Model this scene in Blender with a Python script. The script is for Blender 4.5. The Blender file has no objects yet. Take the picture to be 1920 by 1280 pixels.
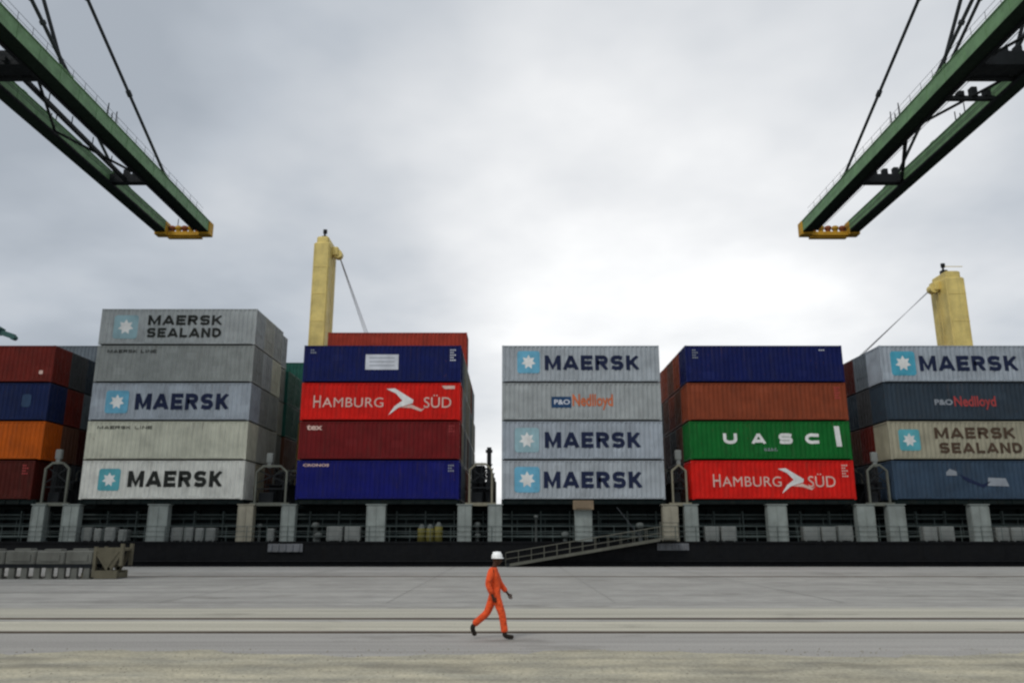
import bpy, math, random
from mathutils import Vector, Matrix
R = math.radians
random.seed(7)
S = bpy.context.scene
C = S.collection

# ------------------------------------------------------------------ camera, sky, sun, exposure
TILT = R(13.7); CAMH = 2.1; F = 1500.0
cd = bpy.data.cameras.new('camera'); cam = bpy.data.objects.new('camera', cd); C.objects.link(cam)
cd.sensor_width = 36; cd.lens = F / 1920 * 36; cd.clip_start = .1; cd.clip_end = 8000
cam.location = (0, 0, CAMH); cam.rotation_euler = (R(90) + TILT, 0, 0)
S.camera = cam
S.view_settings.view_transform = 'Standard'; S.view_settings.look = 'None'
S.view_settings.gamma = 1; S.view_settings.use_curve_mapping = False
S.view_settings.exposure = 0.05
S.render.engine = 'CYCLES'
S.cycles.pixel_filter_type = 'BLACKMAN_HARRIS'; S.cycles.filter_width = 2.4
S.cycles.max_bounces = 6; S.cycles.diffuse_bounces = 3

SUN_EL, SUN_AZ = R(48), R(215)        # azimuth from +Y towards +X
w = bpy.data.worlds.new('World'); S.world = w; w.use_nodes = True
nt = w.node_tree; nt.nodes.clear()
def N(t, nt_, **kw):
    n = nt_.nodes.new(t)
    for k, v in kw.items():
        if k.startswith('i_'):
            n.inputs[k[2:].replace('_', ' ')].default_value = v
        else: setattr(n, k, v)
    return n
def math_n(nt_, op, a, b=None, clamp=False):
    n = nt_.nodes.new('ShaderNodeMath'); n.operation = op; n.use_clamp = clamp
    for i, v in enumerate((a, b)):
        if v is None: continue
        if isinstance(v, (int, float)): n.inputs[i].default_value = v
        else: nt_.links.new(v, n.inputs[i])
    return n.outputs[0]
def mix_n(nt_, fac, a, b, mode='MIX'):
    n = nt_.nodes.new('ShaderNodeMix'); n.data_type = 'RGBA'; n.blend_type = mode
    for sock, v in ((n.inputs[0], fac), (n.inputs[6], a), (n.inputs[7], b)):
        if isinstance(v, (int, float)): sock.default_value = v
        elif isinstance(v, tuple): sock.default_value = (*v, 1) if len(v) == 3 else v
        else: nt_.links.new(v, sock)
    return n.outputs[2]
def ramp_n(nt_, fac, stops):
    n = nt_.nodes.new('ShaderNodeValToRGB'); e = n.color_ramp.elements
    while len(e) < len(stops): e.new(.5)
    for i, (p, c) in enumerate(stops):
        e[i].position = p; e[i].color = (c, c, c, 1) if isinstance(c, (int, float)) else (*c, 1)
    nt_.links.new(fac, n.inputs[0]); return n.outputs[0]
tc = N('ShaderNodeTexCoord', nt)
sky = N('ShaderNodeTexSky', nt, sky_type='NISHITA', sun_disc=False, sun_elevation=SUN_EL, sun_rotation=SUN_AZ)
sep = N('ShaderNodeSeparateXYZ', nt); nt.links.new(tc.outputs['Generated'], sep.inputs[0])
dx, dy, dz = sep.outputs
zc = math_n(nt, 'ADD', math_n(nt, 'ABSOLUTE', dz), .22)
comb = N('ShaderNodeCombineXYZ', nt)
nt.links.new(math_n(nt, 'DIVIDE', dx, zc), comb.inputs[0]); nt.links.new(math_n(nt, 'DIVIDE', dy, zc), comb.inputs[1])
def wnoise(scale, detail, rough, off, stretch=1.0):
    m = N('ShaderNodeMapping', nt); m.inputs['Location'].default_value = off
    m.inputs['Scale'].default_value = (1, stretch, 1)
    nt.links.new(comb.outputs[0], m.inputs[0])
    n = N('ShaderNodeTexNoise', nt, i_Scale=scale, i_Detail=detail, i_Roughness=rough); nt.links.new(m.outputs[0], n.inputs[0])
    return n.outputs[0]
n1 = wnoise(.9, 5, .5, (3.1, 1.7, 0)); n2 = wnoise(2.6, 4, .5, (8.1, 4.7, 2))
# the thinnest, brightest part of the cloud deck lies where the veiled sun is
def lobe(px, py, power):
    v = Vector(((px - 960), 0, 0)) + F * Vector((0, math.cos(TILT), math.sin(TILT))) + (640 - py) * Vector((0, -math.sin(TILT), math.cos(TILT)))
    v.normalize()
    n = N('ShaderNodeVectorMath', nt, operation='DOT_PRODUCT'); n.inputs[1].default_value = v
    nt.links.new(tc.outputs['Generated'], n.inputs[0])
    return math_n(nt, 'POWER', math_n(nt, 'MAXIMUM', n.outputs['Value'], 0), power)
thick = math_n(nt, 'ADD', math_n(nt, 'MULTIPLY', lobe(1110, 640, 16), .54), math_n(nt, 'MULTIPLY', lobe(1450, 250, 6), .22))
thick = math_n(nt, 'ADD', thick, math_n(nt, 'MULTIPLY', lobe(1000, -2600, 3), .30))       # thinner cloud high behind the camera
thick = math_n(nt, 'ADD', thick, math_n(nt, 'MULTIPLY', math_n(nt, 'SUBTRACT', n1, .5), 1.05))
thick = math_n(nt, 'ADD', thick, math_n(nt, 'MULTIPLY', math_n(nt, 'SUBTRACT', n2, .5), .45))
thick = math_n(nt, 'ADD', thick, math_n(nt, 'MULTIPLY', math_n(nt, 'POWER', math_n(nt, 'SUBTRACT', 1.0, math_n(nt, 'ABSOLUTE', dz)), 7), .17))   # brighter band low over the sea
rear = math_n(nt, 'ADD', 1.0, math_n(nt, 'MULTIPLY', math_n(nt, 'MAXIMUM', math_n(nt, 'MULTIPLY', dy, -1.0), 0), .5))
cloud = ramp_n(nt, thick, [(0, (.40, .44, .49)), (.16, (.51, .55, .60)), (.36, (.68, .705, .735)), (.58, (.88, .89, .90)), (.8, (1.12, 1.12, 1.11))])
cloud = mix_n(nt, 1.0, cloud, rear, 'MULTIPLY')
skyc = mix_n(nt, 1.0, sky.outputs[0], (.1, .1, .1), 'MULTIPLY')
col = mix_n(nt, .93, skyc, cloud)
bg = N('ShaderNodeBackground', nt, i_Strength=1.0); nt.links.new(col, bg.inputs[0])
wo = N('ShaderNodeOutputWorld', nt); nt.links.new(bg.outputs[0], wo.inputs[0])

sl = bpy.data.lights.new('sun', 'SUN'); sun = bpy.data.objects.new('sun', sl); C.objects.link(sun)
sl.energy = 1.3; sl.angle = R(20); sl.color = (1, .97, .92)
sun.rotation_euler = Vector((-math.sin(SUN_AZ) * math.cos(SUN_EL), -math.cos(SUN_AZ) * math.cos(SUN_EL), -math.sin(SUN_EL))).to_track_quat('-Z', 'Y').to_euler()

# ------------------------------------------------------------------ helpers
def ground_Y(py):                                   # where a photo row meets the quay
    return CAMH / math.tan(math.atan((py - 640) / F) - TILT)
def P(px, py, Y):                                   # point at distance Y seen at a photo pixel
    x, y = px - 960, 640 - py
    dY = F * math.cos(TILT) - y * math.sin(TILT); dZ = F * math.sin(TILT) + y * math.cos(TILT)
    t = Y / dY
    return x * t, CAMH + dZ * t

class MB:
    def __init__(s): s.v = []; s.f = []; s.sm = []
    def add(s, vs, fs, smooth=False):
        o = len(s.v); s.v += [tuple(v) for v in vs]
        s.f += [tuple(i + o for i in f) for f in fs]; s.sm += [smooth] * len(fs); return s
    def box(s, x0, x1, y0, y1, z0, z1, ch=0):
        if ch:
            return s.cbox(x0, x1, y0, y1, z0, z1, ch)
        return s.add([(x, y, z) for z in (z0, z1) for x, y in ((x0, y0), (x1, y0), (x1, y1), (x0, y1))],
                     [(3, 2, 1, 0), (4, 5, 6, 7), (0, 1, 5, 4), (1, 2, 6, 5), (2, 3, 7, 6), (3, 0, 4, 7)])
    def cbox(s, x0, x1, y0, y1, z0, z1, c):         # box with chamfered vertical edges and top
        def ring(i, z): return [(x0 + i + c, y0 + i, z), (x1 - i - c, y0 + i, z), (x1 - i, y0 + i + c, z), (x1 - i, y1 - i - c, z),
                                (x1 - i - c, y1 - i, z), (x0 + i + c, y1 - i, z), (x0 + i, y1 - i - c, z), (x0 + i, y0 + i + c, z)]
        vs = ring(0, z0) + ring(0, z1 - c) + ring(c * .9, z1)
        fs = [tuple(range(7, -1, -1)), tuple(range(16, 24))]
        for k in (0, 8):
            for i in range(8): fs.append((k + i, k + (i + 1) % 8, k + 8 + (i + 1) % 8, k + 8 + i))
        return s.add(vs, fs)
    def beam(s, a, b, w_, h, up=(0, 0, 1)):
        a, b = Vector(a), Vector(b); d = (b - a).normalized(); up = Vector(up)
        if abs(d.dot(up)) > .98: up = Vector((0, 1, 0))
        r = d.cross(up).normalized(); u = r.cross(d)
        vs = [p + r * i * w_ / 2 + u * j * h / 2 for p in (a, b) for i, j in ((-1, -1), (1, -1), (1, 1), (-1, 1))]
        return s.add(vs, [(0, 1, 2, 3), (7, 6, 5, 4), (1, 0, 4, 5), (2, 1, 5, 6), (3, 2, 6, 7), (0, 3, 7, 4)])
    def tube(s, pts, r, n=8, cap=True):
        pts = [Vector(p) for p in pts]; rs = r if isinstance(r, (list, tuple)) else [r] * len(pts)
        vs = []; fs = []; ref = None
        for i, p in enumerate(pts):
            d = (pts[min(i + 1, len(pts) - 1)] - pts[max(i - 1, 0)]).normalized()
            if ref is None: ref = Vector((0, 0, 1)) if abs(d.z) < .9 else Vector((1, 0, 0))
            a = d.cross(ref).normalized(); b = a.cross(d)
            vs += [p + (a * math.cos(t) + b * math.sin(t)) * rs[i] for t in [2 * math.pi * k / n for k in range(n)]]
        for i in range(len(pts) - 1):
            for k in range(n): fs.append((i * n + k, (i + 1) * n + k, (i + 1) * n + (k + 1) % n, i * n + (k + 1) % n))
        s.add(vs, fs, True)
        if cap:
            m = len(vs) - n
            s.add(vs[:n], [tuple(range(n))]); s.add(vs[m:], [tuple(range(n - 1, -1, -1))])
        return s
    def lathe(s, prof, c=(0, 0, 0), n=16, sx=1, sy=1):
        vs = [(c[0] + r * sx * math.cos(2 * math.pi * k / n), c[1] + r * sy * math.sin(2 * math.pi * k / n), c[2] + z) for r, z in prof for k in range(n)]
        fs = [(i * n + k, i * n + (k + 1) % n, (i + 1) * n + (k + 1) % n, (i + 1) * n + k) for i in range(len(prof) - 1) for k in range(n)]
        s.add(vs, fs, True)
        s.add(vs[:n], [tuple(range(n - 1, -1, -1))]); s.add(vs[-n:], [tuple(range(n))]); return s
    def mesh(s, name):
        m = bpy.data.meshes.new(name); m.from_pydata(s.v, [], s.f)
        m.polygons.foreach_set('use_smooth', s.sm); m.update(); return m
    def build(s, name, mat, parent=None):
        m = s.mesh(name); m.materials.append(mat); return put(name, m, parent)
def put(name, data, parent=None, mat=None, loc=None):
    o = bpy.data.objects.new(name, data); C.objects.link(o); o.parent = parent
    if loc: o.location = loc
    if mat:
        if not data.materials: data.materials.append(mat)
        else: o.material_slots[0].link = 'OBJECT'; o.material_slots[0].material = mat
    return o
def thing(name, label, cat, loc=(0, 0, 0), rz=0, group=None):
    o = bpy.data.objects.new(name, None); C.objects.link(o); o.location = loc; o.rotation_euler = (0, 0, rz)
    o.empty_display_size = .3
    return tag(o, label, cat, group)
def tag(o, label=None, cat=None, group=None, kind=None):
    if label: o['label'] = label
    if cat: o['category'] = cat
    if group: o['group'] = group
    if kind: o['kind'] = kind
    return o

# ------------------------------------------------------------------ materials
MC = {}
def paint(name, color, rough=.55, dirt=.35, rust=.25, dirtcol=(.07, .06, .045), streak=(2.2, 2.2, .22), metal=0, bump=0, ao=False):
    """weathered paint: uneven fading, vertical grime streaks, rust spots"""
    key = (name, color)
    if dirtcol == (.07, .06, .045): dirtcol = tuple(.45 * c + .3 * d for c, d in zip(color, dirtcol))
    spec = .45 if min(color) > .15 else .12
    if key in MC: return MC[key]
    m = bpy.data.materials.new(name); m.use_nodes = True; t = m.node_tree; b = t.nodes['Principled BSDF']
    tc_ = N('ShaderNodeTexCoord', t); oi = N('ShaderNodeObjectInfo', t)
    off = N('ShaderNodeVectorMath', t, operation='SCALE'); off.inputs[0].default_value = (37, 19, 53); t.links.new(oi.outputs['Random'], off.inputs['Scale'])
    ad = N('ShaderNodeVectorMath', t, operation='ADD'); t.links.new(tc_.outputs['Object'], ad.inputs[0]); t.links.new(off.outputs[0], ad.inputs[1])
    def nz(scale, detail, sc=(1, 1, 1)):
        mp = N('ShaderNodeMapping', t); mp.inputs['Scale'].default_value = sc; t.links.new(ad.outputs[0], mp.inputs[0])
        n = N('ShaderNodeTexNoise', t, i_Scale=scale, i_Detail=detail, i_Roughness=.6); t.links.new(mp.outputs[0], n.inputs[0]); return n.outputs[0]
    fade = ramp_n(t, nz(.8, 4), [(.3, .78), (.7, 1.15)])
    base = mix_n(t, 1.0, color, fade, 'MULTIPLY')
    st = ramp_n(t, nz(1.4, 5, streak), [(.5, 0.0), (.74, dirt)])
    base = mix_n(t, st, base, dirtcol)
    pt = ramp_n(t, nz(1.1, 3), [(.52, 0.0), (.75, dirt * .6)])
    base = mix_n(t, pt, base, dirtcol)
    if name.startswith('container'):
        mp = N('ShaderNodeMapping', t); mp.inputs['Scale'].default_value = (.55, .55, .9); t.links.new(ad.outputs[0], mp.inputs[0])
        vo = N('ShaderNodeTexVoronoi', t, distance='CHEBYCHEV', i_Scale=1.0); t.links.new(mp.outputs[0], vo.inputs[0])
        rv = N('ShaderNodeSeparateXYZ', t); t.links.new(vo.outputs['Color'], rv.inputs[0])
        pf = math_n(t, 'MULTIPLY', math_n(t, 'LESS_THAN', vo.outputs['Distance'], .24), math_n(t, 'GREATER_THAN', rv.outputs[0], .72))
        base = mix_n(t, math_n(t, 'MULTIPLY', pf, .30), base, tuple(min(1, c * 1.35 + .01) for c in color))
        rs = ramp_n(t, nz(2.2, 5, (3.5, 3.5, .12)), [(.60, 0.0), (.72, .55)])
        zs = N('ShaderNodeSeparateXYZ', t); t.links.new(tc_.outputs['Object'], zs.inputs[0])
        mr = N('ShaderNodeMapRange', t); mr.inputs[1].default_value = 1.2; mr.inputs[2].default_value = 2.85; t.links.new(zs.outputs[2], mr.inputs[0])
        base = mix_n(t, math_n(t, 'MULTIPLY', rs, mr.outputs[0]), base, (.09, .05, .028))
    ru = ramp_n(t, nz(5, 6, (1, 1, .6)), [(.66, 0.0), (.72, rust)])
    base = mix_n(t, ru, base, (.12, .045, .02))
    t.links.new(base, b.inputs['Base Color'])
    rr = ramp_n(t, nz(3, 3), [(.3, rough - .1), (.7, min(1, rough + .2))]); t.links.new(rr, b.inputs['Roughness'])
    b.inputs['Metallic'].default_value = metal; b.inputs['Specular IOR Level'].default_value = spec
    if bump:
        bp = N('ShaderNodeBump', t, i_Strength=bump, i_Distance=.02); t.links.new(nz(9, 4), bp.inputs['Height']); t.links.new(bp.outputs[0], b.inputs['Normal'])
    MC[key] = m; return m
def plain(name, color, rough=.7, metal=0):
    return paint(name, color, rough, .15, .0, streak=(6, 6, 3), metal=metal)

m_white = paint('white_marking', (.68, .68, .66), dirt=.25, rust=.05)
m_navy_ink = paint('navy_lettering', (.012, .018, .05), dirt=.1, rust=.05)
m_black_ink = paint('black_lettering', (.02, .022, .02), dirt=.1, rust=.05)
m_green_boom = paint('boom_green', (.17, .30, .15), .5, .35, .25, streak=(2, .2, 2), dirtcol=(.05, .07, .05))
m_underside_shade = plain('shaded_underside', (.012, .022, .015), .7)  # underside shade of the boom girders, painted in as a near-black green
m_yellow = paint('crane_yellow', (.68, .53, .17), .5, .2, .2, dirtcol=(.18, .14, .05))
m_boomyel = paint('bumper_yellow', (.55, .30, .03), .5, .4, .4)
m_steel = plain('dark_steel', (.014, .016, .018), .6)
m_rope = plain('steel_rope', (.05, .055, .06), .6)
m_hull = paint('hull_black', (.0045, .005, .006), .6, .35, .12, dirtcol=(.008, .007, .006))
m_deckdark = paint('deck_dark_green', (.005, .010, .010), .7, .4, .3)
m_shipgrey = paint('ship_grey', (.21, .235, .22), .6, .5, .4)
m_lash = paint('lashing_grey', (.12, .125, .105), .6, .5, .4)
m_lashb = paint('lashing_beige_dark', (.20, .185, .135), .6, .5, .4)
m_beige = paint('lashing_beige', (.27, .25, .19), .55, .5, .35)
m_pipe = paint('deck_pipe', (.08, .10, .095), .5, .4, .3)

# ------------------------------------------------------------------ setting
def ground_mat(name, col, col2, scale=1.0, bump=.3, grain=30, cracks=False, stretch=(1, 1, 1), rough=.85, bands=()):
    m = bpy.data.materials.new(name); m.use_nodes = True; t = m.node_tree; b = t.nodes['Principled BSDF']
    tc_ = N('ShaderNodeTexCoord', t)
    def nz(sc, det, st=(1, 1, 1), r=.6, off=0):
        mp = N('ShaderNodeMapping', t); mp.inputs['Scale'].default_value = st; mp.inputs['Location'].default_value = (off, off, 0)
        t.links.new(tc_.outputs['Object'], mp.inputs[0])
        n = N('ShaderNodeTexNoise', t, i_Scale=sc, i_Detail=det, i_Roughness=r); t.links.new(mp.outputs[0], n.inputs[0]); return n.outputs[0]
    a = ramp_n(t, nz(.35 * scale, 6, stretch), [(.35, 0.0), (.65, 1.0)])
    base = mix_n(t, a, col, col2)
    mo = ramp_n(t, nz(2.6, 5, (.45, 1, 1), off=31), [(.3, .86), (.7, 1.12)]); base = mix_n(t, 1.0, base, mo, 'MULTIPLY')
    if bands:                                          # cast strips of paler concrete with worn, uneven edges
        sp = N('ShaderNodeSeparateXYZ', t); t.links.new(tc_.outputs['Object'], sp.inputs[0])
        yy = math_n(t, 'ADD', sp.outputs[1], math_n(t, 'MULTIPLY', math_n(t, 'SUBTRACT', nz(.9, 5, (.25, 1, 1), off=21), .5), .9))
        for (c_, lo, hi, soft) in bands:
            m1 = N('ShaderNodeMapRange', t); m1.inputs[1].default_value = lo - soft; m1.inputs[2].default_value = lo + soft; t.links.new(yy, m1.inputs[0])
            m2 = N('ShaderNodeMapRange', t); m2.inputs[1].default_value = hi - soft; m2.inputs[2].default_value = hi + soft; m2.inputs[3].default_value = 1; m2.inputs[4].default_value = 0; t.links.new(yy, m2.inputs[0])
            base = mix_n(t, math_n(t, 'MULTIPLY', m1.outputs[0], m2.outputs[0]), base, c_)
    g = ramp_n(t, nz(grain, 3), [(.3, .72), (.7, 1.25)]); base = mix_n(t, 1.0, base, g, 'MULTIPLY')
    # tyre wear and washed-out bands running along the quay
    s1 = ramp_n(t, nz(1.0, 5, (.035, 1.3, 1), off=3), [(.35, .80), (.65, 1.16)]); base = mix_n(t, 1.0, base, s1, 'MULTIPLY')
    st = ramp_n(t, nz(.5, 5, (.5, 1, 1), off=11), [(.58, 0.0), (.70, .5)]); base = mix_n(t, st, base, (.10, .09, .07))
    if cracks:
        mp = N('ShaderNodeMapping', t); mp.inputs['Scale'].default_value = (.12, .12, 1); t.links.new(tc_.outputs['Object'], mp.inputs[0])
        vo = N('ShaderNodeTexVoronoi', t, feature='DISTANCE_TO_EDGE', i_Scale=1.0); t.links.new(mp.outputs[0], vo.inputs[0])
        cr = ramp_n(t, vo.outputs[0], [(.0, .55), (.006, 0.0)]); base = mix_n(t, cr, base, (.05, .045, .04))
    t.links.new(base, b.inputs['Base Color']); b.inputs['Roughness'].default_value = rough
    bp = N('ShaderNodeBump', t, i_Strength=bump, i_Distance=.02); t.links.new(nz(grain * .6, 5), bp.inputs['Height']); t.links.new(bp.outputs[0], b.inputs['Normal'])
    return m
QE = 59.8
conc = ground_mat('quay_concrete', (.30, .287, .262), (.37, .356, .325), bands=(((.33, .312, .285), ground_Y(1240), ground_Y(1187), .15), ((.47, .44, .35), ground_Y(1182), ground_Y(1164), .12), ((.43, .405, .33), ground_Y(1158), ground_Y(1140), .5), ((.38, .37, .345), 50.5, 62, 1.0)))
q = MB(); q.box(-900, 900, -300, QE, -9, 0)
tag(q.build('quay_ground', conc), kind='structure')
def strip(name, Y0, Y1, mat, z=.004, x=900):
    g = MB(); g.add([(-x, Y0, z), (x, Y0, z), (x, Y1, z), (-x, Y1, z)], [(0, 1, 2, 3)])
    return tag(g.build(name, mat), kind='structure')
sand = ground_mat('sandy_ground', (.45, .405, .29), (.31, .29, .225), scale=3.4, bump=1.0, grain=14, stretch=(.6, 1, 1))
smooth = ground_mat('smooth_concrete', (.34, .33, .315), (.385, .375, .355), grain=24)
beige = ground_mat('pale_concrete', (.45, .425, .34), (.52, .49, .40), grain=22, stretch=(.3, 1, 1))
cope = ground_mat('coping_concrete', (.40, .39, .36), (.45, .44, .42))
# sandy apron with a ragged edge
yS = ground_Y(1224); g = MB(); xs = [-40 + i * .35 for i in range(230)]
vs = [(x, -30, .004) for x in xs] + [(x, yS + .35 * math.sin(x * .7) + random.uniform(-.22, .22), .004) for x in xs]
g.add(vs, [(i, i + 1, 230 + i + 1, 230 + i) for i in range(229)]); tag(g.build('sandy_apron', sand), kind='structure')
groove = plain('rail_groove', (.13, .11, .085))
railm = paint('rail_steel', (.13, .10, .075), .5, .4, .5)
for py, w2 in ((1185.5, .13), (1160, .10)):
    y = ground_Y(py); strip('rail_groove', y - w2, y + w2, groove, .008)
    g = MB(); g.box(-300, 300, y - .035, y + .035, -.02, .03); tag(g.build('crane_rail', railm), kind='structure')
y = 45.0
strip('rail_groove', y - .06, y + .06, groove, .008); g = MB(); g.box(-300, 300, y - .035, y + .035, -.02, .03); tag(g.build('crane_rail', railm), kind='structure')
g = MB()
for x in [k * 7.5 + 3.4 for k in range(-16, 16)]: g.add([(x - .015, 27.5, .006), (x + .015, 27.5, .006), (x + .015, 59.6, .006), (x - .015, 59.6, .006)], [(0, 1, 2, 3)])
for y in (27.5, 32.5, 38.0): g.add([(-120, y - .03, .0065), (120, y - .03, .0065), (120, y + .03, .0065), (-120, y + .03, .0065)], [(0, 1, 2, 3)])
tag(g.build('slab_joints', plain('joint_grey', (.23, .22, .20))), kind='structure')
# scattered stones on the sandy apron: one ground-cover object
g = MB(); rnd = random.Random(3)
for i in range(2200):
    x = rnd.uniform(-12, 12); y = rnd.uniform(11, yS + .6); r = rnd.choice((.008, .01, .014, .02)) * rnd.uniform(.6, 1.3)
    g.add([(x + r, y, .004), (x, y + r, .004), (x - r, y, .004), (x, y - r, .004), (x + r * .2, y, .004 + r * .8)], [(0, 1, 4), (1, 2, 4), (2, 3, 4), (3, 0, 4)])
tag(g.build('gravel', plain('gravel_grey', (.27, .25, .19))), 'loose grit scattered over the sandy apron in front', 'gravel', kind='stuff')
# water
wm = bpy.data.materials.new('harbour_water'); wm.use_nodes = True; t = wm.node_tree; b = t.nodes['Principled BSDF']
b.inputs['Base Color'].default_value = (.02, .035, .035, 1); b.inputs['Roughness'].default_value = .08
nn = N('ShaderNodeTexNoise', t, i_Scale=.8, i_Detail=4); bp = N('ShaderNodeBump', t, i_Strength=.4, i_Distance=.2)
tcw = N('ShaderNodeTexCoord', t); t.links.new(tcw.outputs['Object'], nn.inputs[0]); t.links.new(nn.outputs[0], bp.inputs['Height']); t.links.new(bp.outputs[0], b.inputs['Normal'])
g = MB(); g.add([(-5000, QE, -3.2), (5000, QE, -3.2), (5000, 6000, -3.2), (-5000, 6000, -3.2)], [(0, 1, 2, 3)]); tag(g.build('water', wm), kind='structure')

# ------------------------------------------------------------------ containers
L2, W2, H = 6.096, 1.219, 2.865
Y0 = 60.6; PITY = 2.5; PITZ = 2.962; ZB = 4.8
def corr_profile(a, b, n):
    """breakpoints (along, depth) of a trapezoidal corrugated sheet"""
    p = (b - a) / n; out = []
    for i in range(n):
        x = a + i * p
        out += [(x, 0), (x + .26 * p, 0), (x + .5 * p, .045), (x + .76 * p, .045)]
    return out + [(b, 0)]
def container_meshes():
    f = MB()
    for sx in (-1, 1):
        for sy in (-1, 1):
            x0, x1 = sorted((sx * L2, sx * (L2 - .11))); y0_, y1_ = sorted((sy * W2, sy * (W2 - .11)))
            f.box(x0, x1, y0_, y1_, .118, H - .118)
            X0, X1 = sorted((sx * (L2 + .004), sx * (L2 - .178))); Y0_, Y1_ = sorted((sy * (W2 + .004), sy * (W2 - .162)))
            f.box(X0, X1, Y0_, Y1_, 0, .118); f.box(X0, X1, Y0_, Y1_, H - .118, H)
    for sy in (-1, 1):
        a, b_ = sorted((sy * (W2 - .002), sy * (W2 - .06)))
        f.box(-L2 + .178, L2 - .178, sorted((sy * (W2 - .03), sy * (W2 - .09)))[0], sorted((sy * (W2 - .03), sy * (W2 - .09)))[1], .05, .17); f.box(-L2 + .178, L2 - .178, a, b_, H - .08, H - .01)
        for xc in (-1.1, 1.1): pass
    for sx in (-1, 1):
        a, b_ = sorted((sx * (L2 - .002), sx * (L2 - .1)))
        f.box(a, b_, -W2 + .162, W2 - .162, .02, .15); f.box(a, b_, -W2 + .162, W2 - .162, H - .12, H - .01)
    frame = f.mesh('frame')
    wl = MB()
    for sy in (-1, 1):
        pr = corr_profile(-L2 + .11, L2 - .11, 34)
        vs = [(x, sy * (W2 - .010 - d), z) for x, d in pr for z in (.15, H - .075)]
        n = len(pr); fs = [(2 * i, 2 * i + 2, 2 * i + 3, 2 * i + 1) for i in range(n - 1)]
        if sy > 0: fs = [tuple(reversed(q_)) for q_ in fs]
        wl.add(vs, fs)
    pr = corr_profile(-W2 + .11, W2 - .11, 8)
    vs = [(-(L2 - .012 - d), y_, z) for y_, d in pr for z in (.14, H - .11)]
    wl.add(vs, [(2 * i + 1, 2 * i + 3, 2 * i + 2, 2 * i) for i in range(len(pr) - 1)])
    wl.add([(-L2 + .08, -W2 + .05, H - .03), (L2 - .08, -W2 + .05, H - .03), (L2 - .08, W2 - .05, H - .03), (-L2 + .08, W2 - .05, H - .03)], [(0, 1, 2, 3)])
    wl.add([(-L2 + .08, -W2 + .05, .1), (L2 - .08, -W2 + .05, .1), (L2 - .08, W2 - .05, .1), (-L2 + .08, W2 - .05, .1)], [(3, 2, 1, 0)])
    wall = wl.mesh('corrugated_wall')
    doors = []
    for s_ in (-1, 1):
        d = MB(); y0_, y1_ = sorted((s_ * .012, s_ * (W2 - .115)))
        d.box(L2 - .06, L2 - .025, y0_, y1_, .155, H - .125)
        for z in (.45, 1.0, 1.55, 2.1, 2.5): d.box(L2 - .025, L2 - .018, y0_ + .08, y1_ - .08, z, z + .28)
        for yy in (.28, .78):
            d.tube([(L2 + .012, s_ * yy, .1), (L2 + .012, s_ * yy, H - .1)], .022, 6)
            for z in (.3, 1.1, 1.8, 2.55): d.box(L2 - .018, L2 + .03, s_ * yy - .05, s_ * yy + .05, z, z + .07)
            d.box(L2 + .03, L2 + .045, min(s_ * yy, s_ * (yy - .25)), max(s_ * yy, s_ * (yy - .25)), 1.0, 1.05)
        doors.append(d.mesh('door'))
    return frame, wall, doors
ME = container_meshes()
COLS = dict(lightgrey=(.30, .32, .32), grey=(.22, .235, .225), cream=(.48, .48, .385), offwhite=(.60, .60, .55), warmgrey=(.33, .335, .30),
            bluegrey=(.315, .345, .37), navy=(.004, .009, .075), deepblue=(.005, .007, .11), red=(.56, .010, .006), maroon=(.13, .008, .009),
            darkred=(.13, .014, .009), orange=(.42, .08, .004), darkmaroon=(.06, .008, .005), rust=(.21, .045, .018), green=(0.004, .11, .018),
            slate=(.028, .042, .058), slateblue=(.032, .055, .088), tan=(.28, .26, .185), teal=(.02, .10, .075), pink=(.42, .2, .2), brown=(.12, .05, .03),
            darkgrey=(.05, .052, .055), darknavy=(.006, .014, .06), steelgrey=(.13, .155, .175), silver=(.29, .325, .365), redbrown=(.30, .035, .02))
WORD = dict(lightgrey='light grey', grey='grey', cream='cream', offwhite='off-white', warmgrey='warm grey', bluegrey='blue-grey', navy='navy blue',
            deepblue='deep blue', red='bright red', maroon='maroon', darkred='dark red', orange='orange', darkmaroon='blackish maroon', rust='rust brown',
            green='green', slate='dark slate', slateblue='slate blue', tan='tan', teal='teal green', pink='faded pink', brown='brown', darkgrey='dark grey',
            darknavy='dark navy', steelgrey='steel grey', silver='silver grey', redbrown='brick red')
def container(cx, row, tier, colname, label, flip=False, group=None, dxo=0):
    t_ = thing('shipping_container', label, 'container', (cx + dxo, Y0 + W2 + (row - 1) * PITY, ZB + (tier - 1) * PITZ), 0, group)
    m = paint('container_' + colname, COLS[colname], .5, .38, .4)
    kids = [put('frame', ME[0], t_, m), put('corrugated_wall', ME[1], t_, m)]
    kids += [put('door', ME[2][k], t_, m) for k in (0, 1)]
    if flip:
        for k in kids: k.rotation_euler = (0, 0, math.pi)
    return t_
for me_ in (ME[0], ME[1], *ME[2]): me_.materials.append(paint('container_grey', COLS['grey']))

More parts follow.
